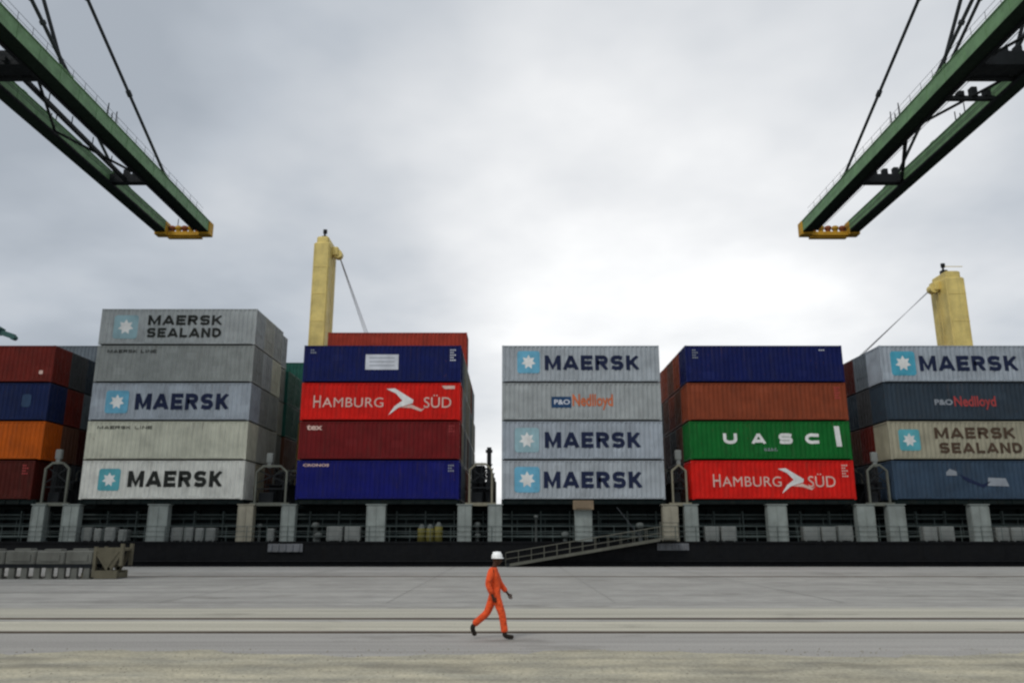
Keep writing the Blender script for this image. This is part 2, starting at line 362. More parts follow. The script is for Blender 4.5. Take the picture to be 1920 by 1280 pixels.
# lettering ---------------------------------------------------------
_tc = {}
def glyphs(text, bold=.0, shear=0.0, spacing=1.0):
    k = (text, bold, shear, spacing)
    if k in _tc: return _tc[k]
    cu = bpy.data.curves.new('tmp', 'FONT'); cu.body = text; cu.size = 1; cu.offset = bold; cu.shear = shear; cu.space_character = spacing
    cu.resolution_u = 4
    o = bpy.data.objects.new('tmp', cu); C.objects.link(o)
    me = bpy.data.meshes.new_from_object(o.evaluated_get(bpy.context.evaluated_depsgraph_get()))
    vs = [tuple(v.co) for v in me.vertices]; fs = [tuple(p.vertices) for p in me.polygons]
    bpy.data.objects.remove(o); bpy.data.curves.remove(cu); bpy.data.meshes.remove(me)
    _tc[k] = (vs, fs); return vs, fs
YF = -W2 + .0062
def arc(cx_, cy_, rx, ry, a0, a1, n=7): return [(cx_ + rx * math.cos(R(a0 + (a1 - a0) * k / n)), cy_ + ry * math.sin(R(a0 + (a1 - a0) * k / n))) for k in range(n + 1)]
def glyph_strokes(ch, w_, h, t):
    a, b, c, d = t / 2, w_ - t / 2, t / 2, h - t / 2; m = (c + d) / 2; q4 = (d - c) / 4; rx = min(q4 * 1.1, (b - a) / 2)
    return {' ': [], 'I': [[(w_ / 2, 0), (w_ / 2, h)]],
        'M': [[(a, 0), (a, h)], [(b, 0), (b, h)], [(a, h), (w_ / 2, t * .2), (b, h)]],
        'A': [[(a * .6, 0), (w_ / 2, h * 1.0)], [(w_ - a * .6, 0), (w_ / 2, h * 1.0)], [(w_ * .22, h * .28), (w_ * .78, h * .28)]],
        'E': [[(w_, c), (a, c), (a, d), (w_, d)], [(a, m), (w_ * .92, m)]],
        'R': [[(a, 0), (a, d), (b - rx, d)] + arc(b - rx, d - q4, rx, q4, 90, -90) + [(a, m)], [(w_ * .5, m), (w_ - t * .4, 0)]],
        'S': [[(w_ - t * .3, d - q4 * .35)] + arc(b - rx, d - q4, rx, q4, 60, 90, 2) + arc(a + rx, d - q4, rx, q4, 90, 270) + arc(b - rx, c + q4, rx, q4, 90, -90) + arc(a + rx, c + q4, rx, q4, 270, 240, 2) + [(t * .3, c + q4 * .35)]],
        'K': [[(a, 0), (a, h)], [(w_ - t * .4, h), (a + t * .3, h * .42)], [(w_ * .36, h * .58), (w_ - t * .3, 0)]],
        'L': [[(a, h), (a, c), (w_, c)]],
        'N': [[(a, 0), (a, h)], [(b, 0), (b, h)], [(a, h), (b, 0)]],
        'D': [[(a, c), (a, d), (w_ * .45, d)] + arc(w_ * .45, m, b - w_ * .45, m - c, 90, -90, 8) + [(a, c)]],
        'U': [[(a, h), (a, c + q4 * 1.6)] + arc((a + b) / 2, c + q4 * 1.6, (b - a) / 2, q4 * 1.6, 180, 360, 8) + [(b, h)]],
        'C': [[(w_, d - q4 * .2)] + arc(w_ * .5, m, w_ * .5 - a, m - c, 70, 290, 12) + [(w_, c + q4 * .2)]],
    }[ch]
def block(parent, text, x0, x1, z0, z1, mat, t=.26):
    """bold block capitals, each stroke a strip of painted film"""
    h = z1 - z0; t *= h; adv = {'I': .4, ' ': .5, 'M': 1.25, 'A': 1.15, 'L': .85, 'E': .92}; gap = .2
    tot = sum(adv.get(c_, 1) for c_ in text) + gap * (len(text) - 1); u = (x1 - x0) / tot; x = x0; g_ = MB(); lay = 0
    for ch in text:
        w_ = adv.get(ch, 1) * u
        for st in glyph_strokes(ch, w_, h, t):
            pts = [Vector((p[0], p[1])) for p in st]; pts = [p for i, p in enumerate(pts) if i == 0 or (p - pts[i - 1]).length > 1e-4]
            vs = []
            for i, p in enumerate(pts):
                d0 = (p - pts[i - 1]).normalized() if i else (pts[1] - p).normalized(); d1 = (pts[i + 1] - p).normalized() if i < len(pts) - 1 else d0
                n0, n1_ = Vector((-d0.y, d0.x)), Vector((-d1.y, d1.x)); mm = (n0 + n1_)
                mm = mm.normalized() if mm.length > 1e-3 else n0
                k = t / 2 / max(.45, mm.dot(n0))
                for s_ in (1, -1): q_ = p + mm * k * s_; vs.append((-L2 + x + q_.x, YF - .0004 * lay, z0 + min(max(q_.y, 0), h)))
            g_.add(vs, [(2 * i + 1, 2 * i + 3, 2 * i + 2, 2 * i) for i in range(len(pts) - 1)]); lay = (lay + 1) % 5
        x += w_ + gap * u
    return g_.build('lettering', mat, parent)
def letters(parent, text, x0, x1, z0, z1, mat, bold=.02, shear=0, spacing=1.0, name='lettering', yoff=0):
    vs, fs = glyphs(text, bold, shear, spacing)
    a0 = min(v[0] for v in vs); a1 = max(v[0] for v in vs); b0 = min(v[1] for v in vs); b1 = max(v[1] for v in vs)
    g_ = MB(); out = [(-L2 + x0 + (v[0] - a0) / (a1 - a0) * (x1 - x0), YF - yoff, z0 + (v[1] - b0) / (b1 - b0) * (z1 - z0)) for v in vs]
    g_.add(out, fs); return g_.build(name, mat, parent)
def poly(parent, pts, mat, name, yoff=0.0):
    g_ = MB(); n = len(pts); g_.add([(-L2 + x, YF - yoff, z) for x, z in pts], [tuple(range(n))])
    return g_.build(name, mat, parent)
def rrect(cx, cz, w_, h, r):
    out = []
    for (sx, sz, a0) in ((1, -1, -90), (1, 1, 0), (-1, 1, 90), (-1, -1, 180)):
        for k in range(5):
            a = R(a0 + 22.5 * k); out.append((cx + sx * (w_ / 2 - r) + r * math.cos(a), cz + sz * (h / 2 - r) + r * math.sin(a)))
    return out
def star_logo(parent, cx, cz, size, blue, name='emblem'):
    e = poly(parent, rrect(cx, cz, size, size, size * .12), blue, name)
    g_ = MB(); pts = []
    for k in range(14):
        a = math.pi / 2 + 2 * math.pi * k / 14; r = size * (.33 if k % 2 == 0 else .19)
        pts.append((-L2 + cx + r * math.cos(a), YF - .003, cz + r * math.sin(a)))
    g_.add(pts + [(-L2 + cx, YF - .003, cz)], [(14, k, (k + 1) % 14) for k in range(14)]); g_.build('star', m_white, e)
m_sky = paint('emblem_blue', (.13, .36, .50), dirt=.25, rust=.1); m_teal = paint('emblem_teal', (.09, .33, .38), dirt=.3, rust=.1)
m_pale = paint('emblem_pale_blue', (.24, .38, .42), dirt=.3, rust=.1); m_cyan = paint('emblem_cyan', (.07, .33, .45), dirt=.25, rust=.1)
m_orange_ink = paint('orange_lettering', (.50, .13, .05), dirt=.2, rust=.1); m_red_ink = paint('red_lettering', (.34, .05, .05), dirt=.3, rust=.1)
m_blue_ink = paint('blue_lettering', (.02, .06, .14), dirt=.2, rust=.1); m_palepink = paint('faded_white_lettering', (.62, .42, .36), dirt=.3, rust=.1)
m_brown_ink = paint('brown_lettering', (.07, .045, .03), dirt=.2, rust=.1); m_label = paint('pale_label', (.55, .57, .62), dirt=.15, rust=0)
m_faint = paint('faint_grey_marking', (.22, .24, .27), dirt=.2, rust=0)

def marks(t_, mat=None, x=11.35, rows=3):            # small weight-and-number block at the right-hand end
    g_ = MB(); rr = random.Random(hash(t_.name) & 255)
    for i in range(rows):
        for j in range(2 + (i + rows) % 2):
            X = -L2 + x + j * .16; Z = 2.45 - i * .2
            g_.add([(X, YF, Z), (X + .11, YF, Z), (X + .11, YF, Z + .1), (X, YF, Z + .1)], [(0, 1, 2, 3)])
    g_.build('marking', mat or m_white, t_)

A0, B0, D0, E0, F0, Z0 = -32.25, -16.15, -.77, 13.45, 28.55, -47.7
def cx(x0): return x0 + L2
FG = 'containers in the front row on the ship'
# A : five tiers of pale containers
c = container(cx(A0), 1, 1, 'offwhite', 'off-white container with teal star square and MAERSK, bottom of the tallest pale stack', group=FG)
star_logo(c, 2.10, 1.45, 1.62, m_teal); block(c, 'MAERSK', 3.5, 10.55, .90, 2.10, m_black_ink)
c = container(cx(A0), 1, 2, 'cream', 'cream weathered container with only small dark lettering in the tallest stack', group=FG)
block(c, 'MAERSK LINE', .75, 4.9, 2.28, 2.52, m_black_ink, .24)
c = container(cx(A0), 1, 3, 'silver', 'grey container lettered MAERSK beside blue star square, middle of the tallest stack', group=FG)
star_logo(c, 2.0, 1.40, 1.75, m_sky); block(c, 'MAERSK', 3.4, 10.55, .80, 2.05, m_navy_ink)
c = container(cx(A0), 1, 4, 'grey', 'dull grey container with small dark lettering, second from top of the tallest stack', group=FG)
block(c, 'MAERSK LINE', .8, 4.6, 2.28, 2.54, m_black_ink, .24)
c = container(cx(A0), 1, 5, 'lightgrey', 'grey container lettered MAERSK SEALAND on top of the tallest stack', group=FG)
star_logo(c, 2.0, 1.40, 1.9, m_pale); block(c, 'MAERSK', 3.7, 9.5, 1.55, 2.35, m_black_ink); block(c, 'SEALAND', 3.7, 9.5, .55, 1.32, m_black_ink)
# B
c = container(cx(B0), 1, 1, 'deepblue', 'deep blue container at the bottom below the maroon one', group=FG)
letters(c, 'CRONOS', .45, 2.4, 2.42, 2.62, m_palepink, .03); marks(c, m_faint)
c = container(cx(B0), 1, 2, 'maroon', 'plain maroon container under the bright red lettered container left of centre', group=FG)
letters(c, 'tex', .55, 1.75, 2.2, 2.6, m_palepink, .03); marks(c, m_red_ink)
def hamburg(c, x0, x1, xe, xs, xs1, e=1.0, z0=.95, mt=None):
    mt = mt or m_palepink; hh = .95
    letters(c, 'H', x0, x0 + .55, z0, z0 + hh, mt, 0); letters(c, 'AMBURG', x0 + .68, x1, z0 + .04, z0 + hh * .82, mt, 0, spacing=1.05)
    def E(pts): return [(xe + x * e, z0 + .45 + (z - 1.4) * e) for x, z in pts]
    poly(c, E([(0, 2.40), (.65, 2.45), (2.1, 1.55), (2.05, 1.3), (.95, .95), (.2, .36), (.65, 1.05), (1.25, 1.5), (.75, 2.05)]), m_white, 'emblem')
    poly(c, E([(1.15, .98), (1.95, 1.2), (2.75, .82), (3.05, .98), (2.7, .66), (1.95, .92)]), mt, 'emblem_tail', .002)
    letters(c, 'SÜD', xs, xs1, z0, z0 + hh * 1.05, mt, 0)
c = container(cx(B0), 1, 3, 'red', 'bright red container lettered HAMBURG SUD beneath the navy one with white label', group=FG)
hamburg(c, .95, 6.3, 6.5, 9.4, 11.5); poly(c, [(10.95, 2.4), (11.75, 2.4), (11.75, 2.65), (10.75, 2.65)], m_palepink, 'marking')
c = container(cx(B0), 1, 4, 'navy', 'navy container with a pale rectangular label panel on its side', group=FG)
lab = poly(c, [(4.8, .95), (7.35, .95), (7.35, 2.15), (4.8, 2.15)], m_label, 'label_panel')
g_ = MB()
for z in (1.25, 1.55, 1.85): g_.add([(-L2 + 5.1, YF - .003, z), (-L2 + 7.05, YF - .003, z), (-L2 + 7.05, YF - .003, z + .06), (-L2 + 5.1, YF - .003, z + .06)], [(0, 1, 2, 3)])
g_.build('print', m_faint, lab)
marks(c, m_label, 11.35, 5); marks(c, m_faint, .5, 2)
# D
c = container(cx(D0), 1, 1, 'bluegrey', 'grey MAERSK container at the bottom right above the gangway', group=FG)
star_logo(c, 1.9, 1.45, 1.9, m_sky); block(c, 'MAERSK', 3.15, 10.5, .82, 2.05, m_navy_ink)
c = container(cx(D0), 1, 2, 'silver', 'grey MAERSK container second from bottom, between two grey ones, right of centre', group=FG)
star_logo(c, 1.9, 1.45, 1.85, m_pale); block(c, 'MAERSK', 3.25, 10.5, .85, 2.05, m_navy_ink)
c = container(cx(D0), 1, 3, 'lightgrey', 'grey container with small blue and orange lettering between MAERSK containers', group=FG)
poly(c, [(3.8, .95), (5.3, .95), (5.3, 1.8), (3.8, 1.8)], m_blue_ink, 'flag_panel'); letters(c, 'P&O', 4.0, 5.2, 1.2, 1.58, m_label, .02, yoff=.003); letters(c, 'Nedlloyd', 5.4, 8.5, .78, 2.0, m_orange_ink, .025)
c = container(cx(D0), 1, 4, 'bluegrey', 'grey MAERSK container topping the all-grey stack right of centre', group=FG)
star_logo(c, 2.05, 1.55, 1.75, m_sky); block(c, 'MAERSK', 3.3, 10.6, .92, 2.08, m_navy_ink)
# E
c = container(cx(E0), 1, 1, 'red', 'bright red container lettered HAMBURG SUD below the green one', group=FG)
hamburg(c, 1.6, 6.7, 6.5, 8.7, 10.75, .9, .9); marks(c, m_palepink, 11.3, 5)
c = container(cx(E0), 1, 2, 'green', 'green container with widely spaced white letters U A S C', group=FG)
for ch, xa in (('U', 2.55), ('A', 4.7), ('S', 6.75), ('C', 8.75)): block(c, ch, xa, xa + 1.05, 1.15, 1.95, m_white, .3)
letters(c, 'u.a.s.c.', 5.6, 6.6, .62, .85, m_faint, .02); poly(c, [(11.1, .95), (11.5, .95), (11.4, 2.5), (11.0, 2.5)], m_white, 'marking')
c = container(cx(E0), 1, 3, 'rust', 'plain rust-brown container between the navy and green ones', group=FG); marks(c, m_red_ink, 11.3, 5)
c = container(cx(E0), 1, 4, 'navy', 'plain navy container topping the stack that has the green container', flip=True, group=FG)
marks(c, m_label, 10.4, 1); marks(c, m_faint, .55, 4)
# F
c = container(cx(F0), 1, 1, 'slateblue', 'dark slate-blue container with blurred emblem at the bottom of the far right stack', group=FG)
poly(c, [(4.0, 1.75), (4.8, 1.75), (4.8, 2.05), (4.3, 2.25), (4.0, 2.0)], m_faint, 'emblem')
poly(c, [(4.9, 1.9), (6.6, 1.1), (7.3, 1.35), (6.7, .85), (5.4, 1.35)], m_navy_ink, 'emblem_stroke'); poly(c, [(7.0, 1.0), (8.6, .95), (8.4, 1.55), (7.1, 1.6)], m_faint, 'emblem_block')
c = container(cx(F0), 1, 2, 'tan', 'tan container lettered MAERSK SEALAND in the far right stack', group=FG)
star_logo(c, 1.55, 1.45, 1.6, m_teal); block(c, 'MAERSK', 3.5, 9.6, 1.55, 2.4, m_brown_ink); block(c, 'SEALAND', 3.75, 10.0, .45, 1.25, m_brown_ink)
c = container(cx(F0), 1, 3, 'slate', 'dark slate container with small dull red lettering in the far right stack', group=FG)
letters(c, 'P&O', 3.8, 5.2, 1.15, 1.6, m_faint, .04); letters(c, 'Nedlloyd', 5.3, 8.5, .8, 1.85, m_red_ink, .025)
c = container(cx(F0), 1, 4, 'silver', 'grey MAERSK container on top of the far right stack before the yellow mast', group=FG)
star_logo(c, 1.75, 1.45, 1.9, m_cyan); block(c, 'MAERSK', 3.0, 10.6, .85, 2.05, m_navy_ink)
# Z
c = container(cx(Z0), 1, 1, 'darkmaroon', 'blackish maroon container at the bottom of the far left stack', group=FG, dxo=-.35); marks(c, m_red_ink, 11.3, 4)
c = container(cx(Z0), 1, 2, 'orange', 'orange container in the far left stack', group=FG)
c = container(cx(Z0), 1, 3, 'darknavy', 'dark navy container above the orange one at far left', group=FG)
poly(c, rrect(10.5, 1.5, .7, 1.0, .2), paint('dim_blue', (.03, .06, .12)), 'emblem')
c = container(cx(Z0), 1, 4, 'darkred', 'dark red container on top of the far left stack', group=FG); poly(c, rrect(11.3, .75, .3, .3, .08), m_palepink, 'marking')

# containers behind the front row, seen between the stacks --------------------------------
ORD = {2: 'second', 3: 'third', 4: 'fourth', 5: 'fifth', 6: 'sixth', 7: 'seventh', 8: 'eighth', 9: 'ninth', 10: 'tenth'}
TI = {1: 'bottom tier', 2: 'second tier', 3: 'third tier', 4: 'fourth tier', 5: 'fifth tier'}
BG = 'containers in the rows behind the front row'
def back(x0, row, tier, col_, where, flip=False, dxo=0):
    container(cx(x0), row, tier, col_, '%s container %s, %s, %s row back' % (WORD[col_], where, TI[tier], ORD[row]), flip, BG, dxo)
wz, wa, wb, wd, we, wf = ('in the far left stack', 'in the tallest pale stack', 'in the blue and red stack', 'in the all-grey stack', 'in the green-container stack', 'in the far right stack')
for row in (2, 3, 4):
    for tier in (1, 2, 3, 4):
        back(Z0, row, tier, [['darkgrey', 'brown', 'darkred', 'darkgrey'], ['slate', 'darkmaroon', 'steelgrey', 'slate'], ['brown', 'slate', 'darkgrey', 'steelgrey']][row - 2][tier - 1], wz)
for row in (5, 6):
    for tier in range(1, 6 if row == 6 else 5): back(Z0, row, tier, 'steelgrey' if tier == 5 else random.choice(['slate', 'brown', 'darkgrey']), wz)
PA = {2: ['tan', 'warmgrey', 'grey', 'lightgrey', 'warmgrey'], 3: ['brown', 'warmgrey', 'grey', 'cream', 'lightgrey'], 4: ['darkgrey', 'grey', 'warmgrey', 'grey', 'silver']}
for row in (2, 3, 4):
    for tier in range(1, 6): back(A0, row, tier, PA[row][tier - 1], wa, dxo=-.3 if row == 4 else 0)
for row in range(5, 11):
    for tier in range(1, 6 if row >= 9 else 5):
        back(A0, row, tier, 'pink' if (tier == 5 and row == 10) else 'teal' if tier >= 4 or (tier == 3 and row < 8) else random.choice(['maroon', 'darkgrey', 'brown', 'slate']), wa)
for row in range(2, 11):
    for tier in range(1, 6 if row == 4 else 5):
        if row in (9, 10) and tier == 4 and row == 10: continue
        back(B0, row, tier, 'redbrown' if tier == 5 else random.choice(['warmgrey', 'steelgrey', 'rust', 'grey', 'tan', 'brown']), wb)
for row in (2, 3, 4):
    for tier in (1, 2, 3, 4): back(D0, row, tier, random.choice(['grey', 'steelgrey', 'warmgrey']), wd, True)
for row in (2, 3, 4, 5):
    for tier in (1, 2, 3, 4):
        back(E0, row, tier, {4: ['rust', 'brown', 'rust', 'rust'], 3: ['brown', 'rust', 'brown', 'darkgrey'], 2: ['brown', 'darkgrey', 'darkmaroon', 'brown'], 1: ['darkmaroon', 'brown', 'darkgrey', 'brown']}[tier][row - 2], we, True)
        back(F0, row, tier, {4: ['steelgrey', 'darkmaroon', 'slate', 'maroon'], 3: ['darkgrey', 'slate', 'brown', 'slate'], 2: ['darkred', 'brown', 'darkgrey', 'darkmaroon'], 1: ['darkgrey', 'slate', 'darkmaroon', 'brown']}[tier][row - 2], wf, True)

# ------------------------------------------------------------------ the ship
ship = thing('container_ship', 'long black-hulled container ship moored along the quay carrying container stacks', 'ship', (0, 60.3, 0))
def SB(): return MB()
def sb(mb, name, mat, label=None):                   # build in world coordinates under the ship
    mb.v = [(x, y - 60.3, z) for x, y, z in mb.v]; o = mb.build(name, mat, ship)
    if label: o['label'] = label
    return o
DK = 1.75
g = SB(); g.box(-150, 150, 60.3, 87.5, -8, DK - .02)
for x in range(-150, 150, 6): g.box(x, x + .03, 60.288, 60.3, -8, DK - .02)
g.box(-150, 150, 60.22, 60.3, DK - .12, DK + .02)      # sheer strake lip
g.tube([(-150, 60.24, .35), (150, 60.24, .35)], .09, 6)
sb(g, 'hull', m_hull)
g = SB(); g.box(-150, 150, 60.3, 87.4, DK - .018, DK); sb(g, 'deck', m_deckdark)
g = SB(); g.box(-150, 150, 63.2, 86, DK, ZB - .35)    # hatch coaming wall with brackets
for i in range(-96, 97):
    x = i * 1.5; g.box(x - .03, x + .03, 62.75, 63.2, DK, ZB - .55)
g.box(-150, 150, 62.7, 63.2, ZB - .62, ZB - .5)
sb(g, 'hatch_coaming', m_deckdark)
g = SB()
for x0 in (Z0, A0, B0, D0, E0, F0, F0 + 14.9, Z0 - 15.5):
    g.box(x0 - .02, x0 + 12.21, 60.75, 85.8, ZB - .34, ZB - .01)
    for k in range(12): g.box(x0 + .1 + k * 1.08, x0 + .2 + k * 1.08, 60.66, 60.75, ZB - .34, ZB - .02)
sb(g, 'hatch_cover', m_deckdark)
# support pillars (photo columns)
cols = [(58, 82), (116, 146), (277, 314), (445, 474), (527, 553), (687, 722), (858, 884), (915, 941), (1078, 1110), (1243, 1272),
        (1284, 1309), (1440, 1476), (1608, 1641), (1666, 1698), (1822, 1856)]
for a, b_ in cols:
    xa, _ = P(a, 980, 60.6); xb, _ = P(b_, 980, 60.6)
    g = SB(); zt = ZB - .42
    g.box(xa, xb, 60.5, 61.2, DK, zt, .04)
    for s_ in (.06, -.06):                                                     # flanges and a raised stiffener
        e = xa if s_ > 0 else xb
        g.box(min(e, e + s_), max(e, e + s_), 60.46, 60.5, DK, zt - .1)
    m_ = (xa + xb) / 2; g.box(m_ - .03, m_ + .03, 60.46, 60.5, DK, zt - .1)
    g.box(xa - .08, xb + .08, 60.44, 61.25, zt, zt + .07)
    sb(g, 'pillar', m_beige if a in (1243, 445) else m_shipgrey)
xa, za = P(1074, 955, 60.5); xb, zb = P(1112, 938, 60.5)
g = SB(); g.box(xa, xb, 60.1, 60.46, za, zb, .03); g.box(xa + .2, xb - .2, 60.05, 60.1, za + .1, zb - .12); sb(g, 'winch_box', paint('brown_box', (.20, .15, .10)), 'rusty beige box under the all-grey stack')
# deck-edge railing
g = SB()
for z in (.38, .74, 1.1): g.tube([(-130, 60.42, DK + z), (130, 60.42, DK + z)], .018, 6)
for i in range(-86, 87): g.tube([(i * 1.5, 60.42, DK), (i * 1.5, 60.42, DK + 1.1)], .022, 6)
sb(g, 'railing', m_pipe)
# long pipes and a cable tray on the coaming
g = SB()
for z, r, y_ in ((3.72, .07, 62.55), (3.42, .045, 62.6), (2.9, .09, 62.5), (2.35, .06, 62.4), (2.1, .10, 62.2)): g.tube([(-130, y_, z), (130, y_, z)], r, 8)
for i in range(-60, 61): g.box(i * 2.2 - .04, i * 2.2 + .04, 62.35, 62.7, DK, 4.0)
sb(g, 'deck_pipes', m_pipe)
# inner walkway rail half way up
g = SB()
for z in (3.05, 3.5): g.tube([(-130, 61.9, z), (130, 61.9, z)], .02, 6)
for i in range(-60, 61): g.tube([(i * 2.1 + .4, 61.9, 2.0), (i * 2.1 + .4, 61.9, 3.5)], .022, 6)
sb(g, 'walkway_rail', m_pipe)
# deck lockers, vents and reels
m_locker = paint('locker_grey', (.17, .18, .17), .6, .5, .4); m_vent = paint('vent_grey', (.10, .11, .105), .6, .5, .4)
lock = [(152, 172, 988), (176, 190, 990), (196, 216, 988), (222, 238, 992), (320, 343, 988), (345, 362, 988), (366, 382, 989), (386, 404, 989),
        (612, 642, 986), (646, 676, 986), (1322, 1349, 986), (1353, 1381, 986), (1507, 1538, 987), (1541, 1568, 987), (1572, 1600, 985),
        (1732, 1758, 987), (1762, 1790, 986), (1868, 1893, 988), (1897, 1925, 988), (500, 514, 990)]
for a, b_, top in lock:
    xa, _ = P(a, 1000, 61.0); xb, _ = P(b_, 1000, 61.0); _, zt = P(0, top, 61.0)
    g = SB(); g.box(xa, xb, 60.95, 61.7, DK + .08, zt, .05); g.box(xa + .08, xb - .08, 60.93, 60.95, DK + .2, zt - .12); g.box(xa + .1, xa + .2, 60.96, 61.6, DK, DK + .08); g.box(xb - .2, xb - .1, 60.96, 61.6, DK, DK + .08)
    g.box(xb - .2, xb - .14, 60.9, 60.93, DK + .5, DK + .68)
    sb(g, 'deck_locker', m_locker)
for px, py, r, mat in ((592, 984, .28, m_vent), (597, 1003, .3, m_vent), (895, 983, .26, m_vent), (895, 1004, .26, m_vent), (1060, 1002, .3, m_vent), (1200, 985, .3, m_vent), (487, 985, .2, m_vent), (1005, 968, .16, m_vent)):
    x, z = P(px, py, 61.2); g = SB(); g.lathe([(r * .55, DK - z), (r * .55, -r * .6), (r, -r * .55), (r, r * .2), (r * .8, r * .6), (r * .3, r * .75)], (x, 61.2, z), 12); sb(g, 'vent', mat)
# fairlead plates on the hull below the gaps
for a, b_, y0_, y1_ in ((503, 567, 1019, 1034), (1232, 1292, 1018, 1031)):
    xa, zt = P(a, y0_, 60.2); xb, zb = P(b_, y1_, 60.2)
    g = SB(); g.box(xa, xb, 60.14, 60.26, zb, zt, .02)
    for k in range(5):
        xx = xa + (xb - xa) * (k + .5) / 5; g.tube([(xx, 60.12, zb + .06), (xx, 60.12, zt - .06)], .09, 8)
    sb(g, 'fairlead', paint('pale_fairlead', (.15, .155, .165), dirt=.5))
# lashing bridges in the gaps between the bays
def lashing(xl, xr, mat, top_y, lamp, cap=None, dark=False):
    """portal frame standing on the pillars beside the container ends"""
    z0 = ZB - .35; z1 = P(0, top_y, 61)[1]; c_ = (xl + xr) / 2; w_ = .13
    g = SB()
    for yy in (60.75, 65.2, 70.2, 75.2):
        g.box(xl, xl + w_, yy, yy + .18, z0, z1 - .4); g.box(xr - w_, xr, yy, yy + .18, z0, z1 - .4)
        g.beam((xl + w_ / 2, yy + .09, z1 - .42), (xl + .55, yy + .09, z1), .16, w_); g.beam((xr - w_ / 2, yy + .09, z1 - .42), (xr - .55, yy + .09, z1), .16, w_)
        g.box(xl + .5, xr - .5, yy, yy + .18, z1 - .07, z1 + .08)
    g.box(xl - .25, xr + .25, 60.7, 60.95, z0 - .12, z0 + .12)
    g.box(xl, xr, 60.95, 84, z0 - .06, z0 + .02)
    o = sb(g, 'lashing_bridge', mat)
    g = MB(); zz = (z0 + z1) / 2
    for (a, b2) in (((xl + .15, z0 + 1.6), (xr - .15, z1 - .3)), ((xr - .15, z0 + 1.6), (xl + .15, z1 - .3))): g.beam((a[0], 60.9, a[1]), (b2[0], 60.9, b2[1]), .05, .09)
    g.box(xl + .13, xr - .13, 60.86, 60.94, zz - .3, zz - .22)
    for yy in (63, 67, 72):
        g.beam((xl + .1, yy, z0), (xr - .1, yy, z1 + .2), .05, .07); g.beam((xr - .1, yy, z0), (xl + .1, yy, z1 + .2), .05, .07)
    g.box(xl + .2, xr - .2, 62.5, 82, z1 - 1.3, z1 - 1.22)
    for k in range(9):                                  # lashing rods, turnbuckles and lamp boxes inside the portal
        xx = xl + .2 + (xr - xl - .4) * k / 8; q_ = (k * 37 % 11) / 11
        g.beam((xx, 61.6 + q_, z0), (xx + (.5 - q_) * .5, 61.8 + q_, z1 - .5 * q_ + .3), .03, .03)
    g.box(xl + .2, xl + .2 + (xr - xl) * .45, 61.3, 61.9, z0, z0 + .9, .03); g.box(xr - .55, xr - .2, 61.5, 62, z0 + 1.1, z0 + 1.7, .03)
    g.box(xl + .1, xr - .1, 64.2, 64.3, z0, z1 - 1.2)
    g.v = [(x, y - 60.3, z) for x, y, z in g.v]; g.build('brace', m_steel if not dark else m_hull, o)
    if lamp:
        px, py = lamp; x, z = P(px, py, 61); g = MB(); g.v = []
        g.tube([(x, .6, z1 + .08), (x, .6, z + .3)], .06, 6); g.box(x - .24, x + .24, .45, .8, z - .2, z + .5, .06); g.box(x - .14, x + .14, .5, .75, z - .6, z - .2)
        g.build('floodlight', m_locker, o)
    return o
lashing(P(84, 900, 61)[0], P(131, 900, 61)[0], m_lash, 868, (112, 855), m_shipgrey)
lashing(P(480, 900, 61)[0], P(540, 900, 61)[0], m_lash, 874, (507, 862), m_label)
lashing(P(879, 900, 61)[0], P(924, 900, 61)[0], m_lashb, 870, None)
lashing(P(1258, 900, 61)[0], P(1287, 900, 61)[0], m_lashb, 872, (1271, 856), m_beige)
lashing(P(1624, 900, 61)[0], P(1664, 900, 61)[0], m_lash, 872, (1638, 860), m_label)
# machinery house and vent mast seen in the gap left of centre
x0, z0 = P(884, 938, 64); x1, z1 = P(914, 872, 64)
g = SB(); g.box(x0, x1 - .2, 64, 66, z0, z1, .05); sb(g, 'winch_house', m_steel)
x, zt = P(918, 838, 62); g = SB(); g.box(x - .2, x + .14, 62, 62.3, DK, zt, .02); g.box(x - .3, x + .22, 61.95, 62.35, zt - .4, zt - .2); sb(g, 'vent_mast', m_steel)

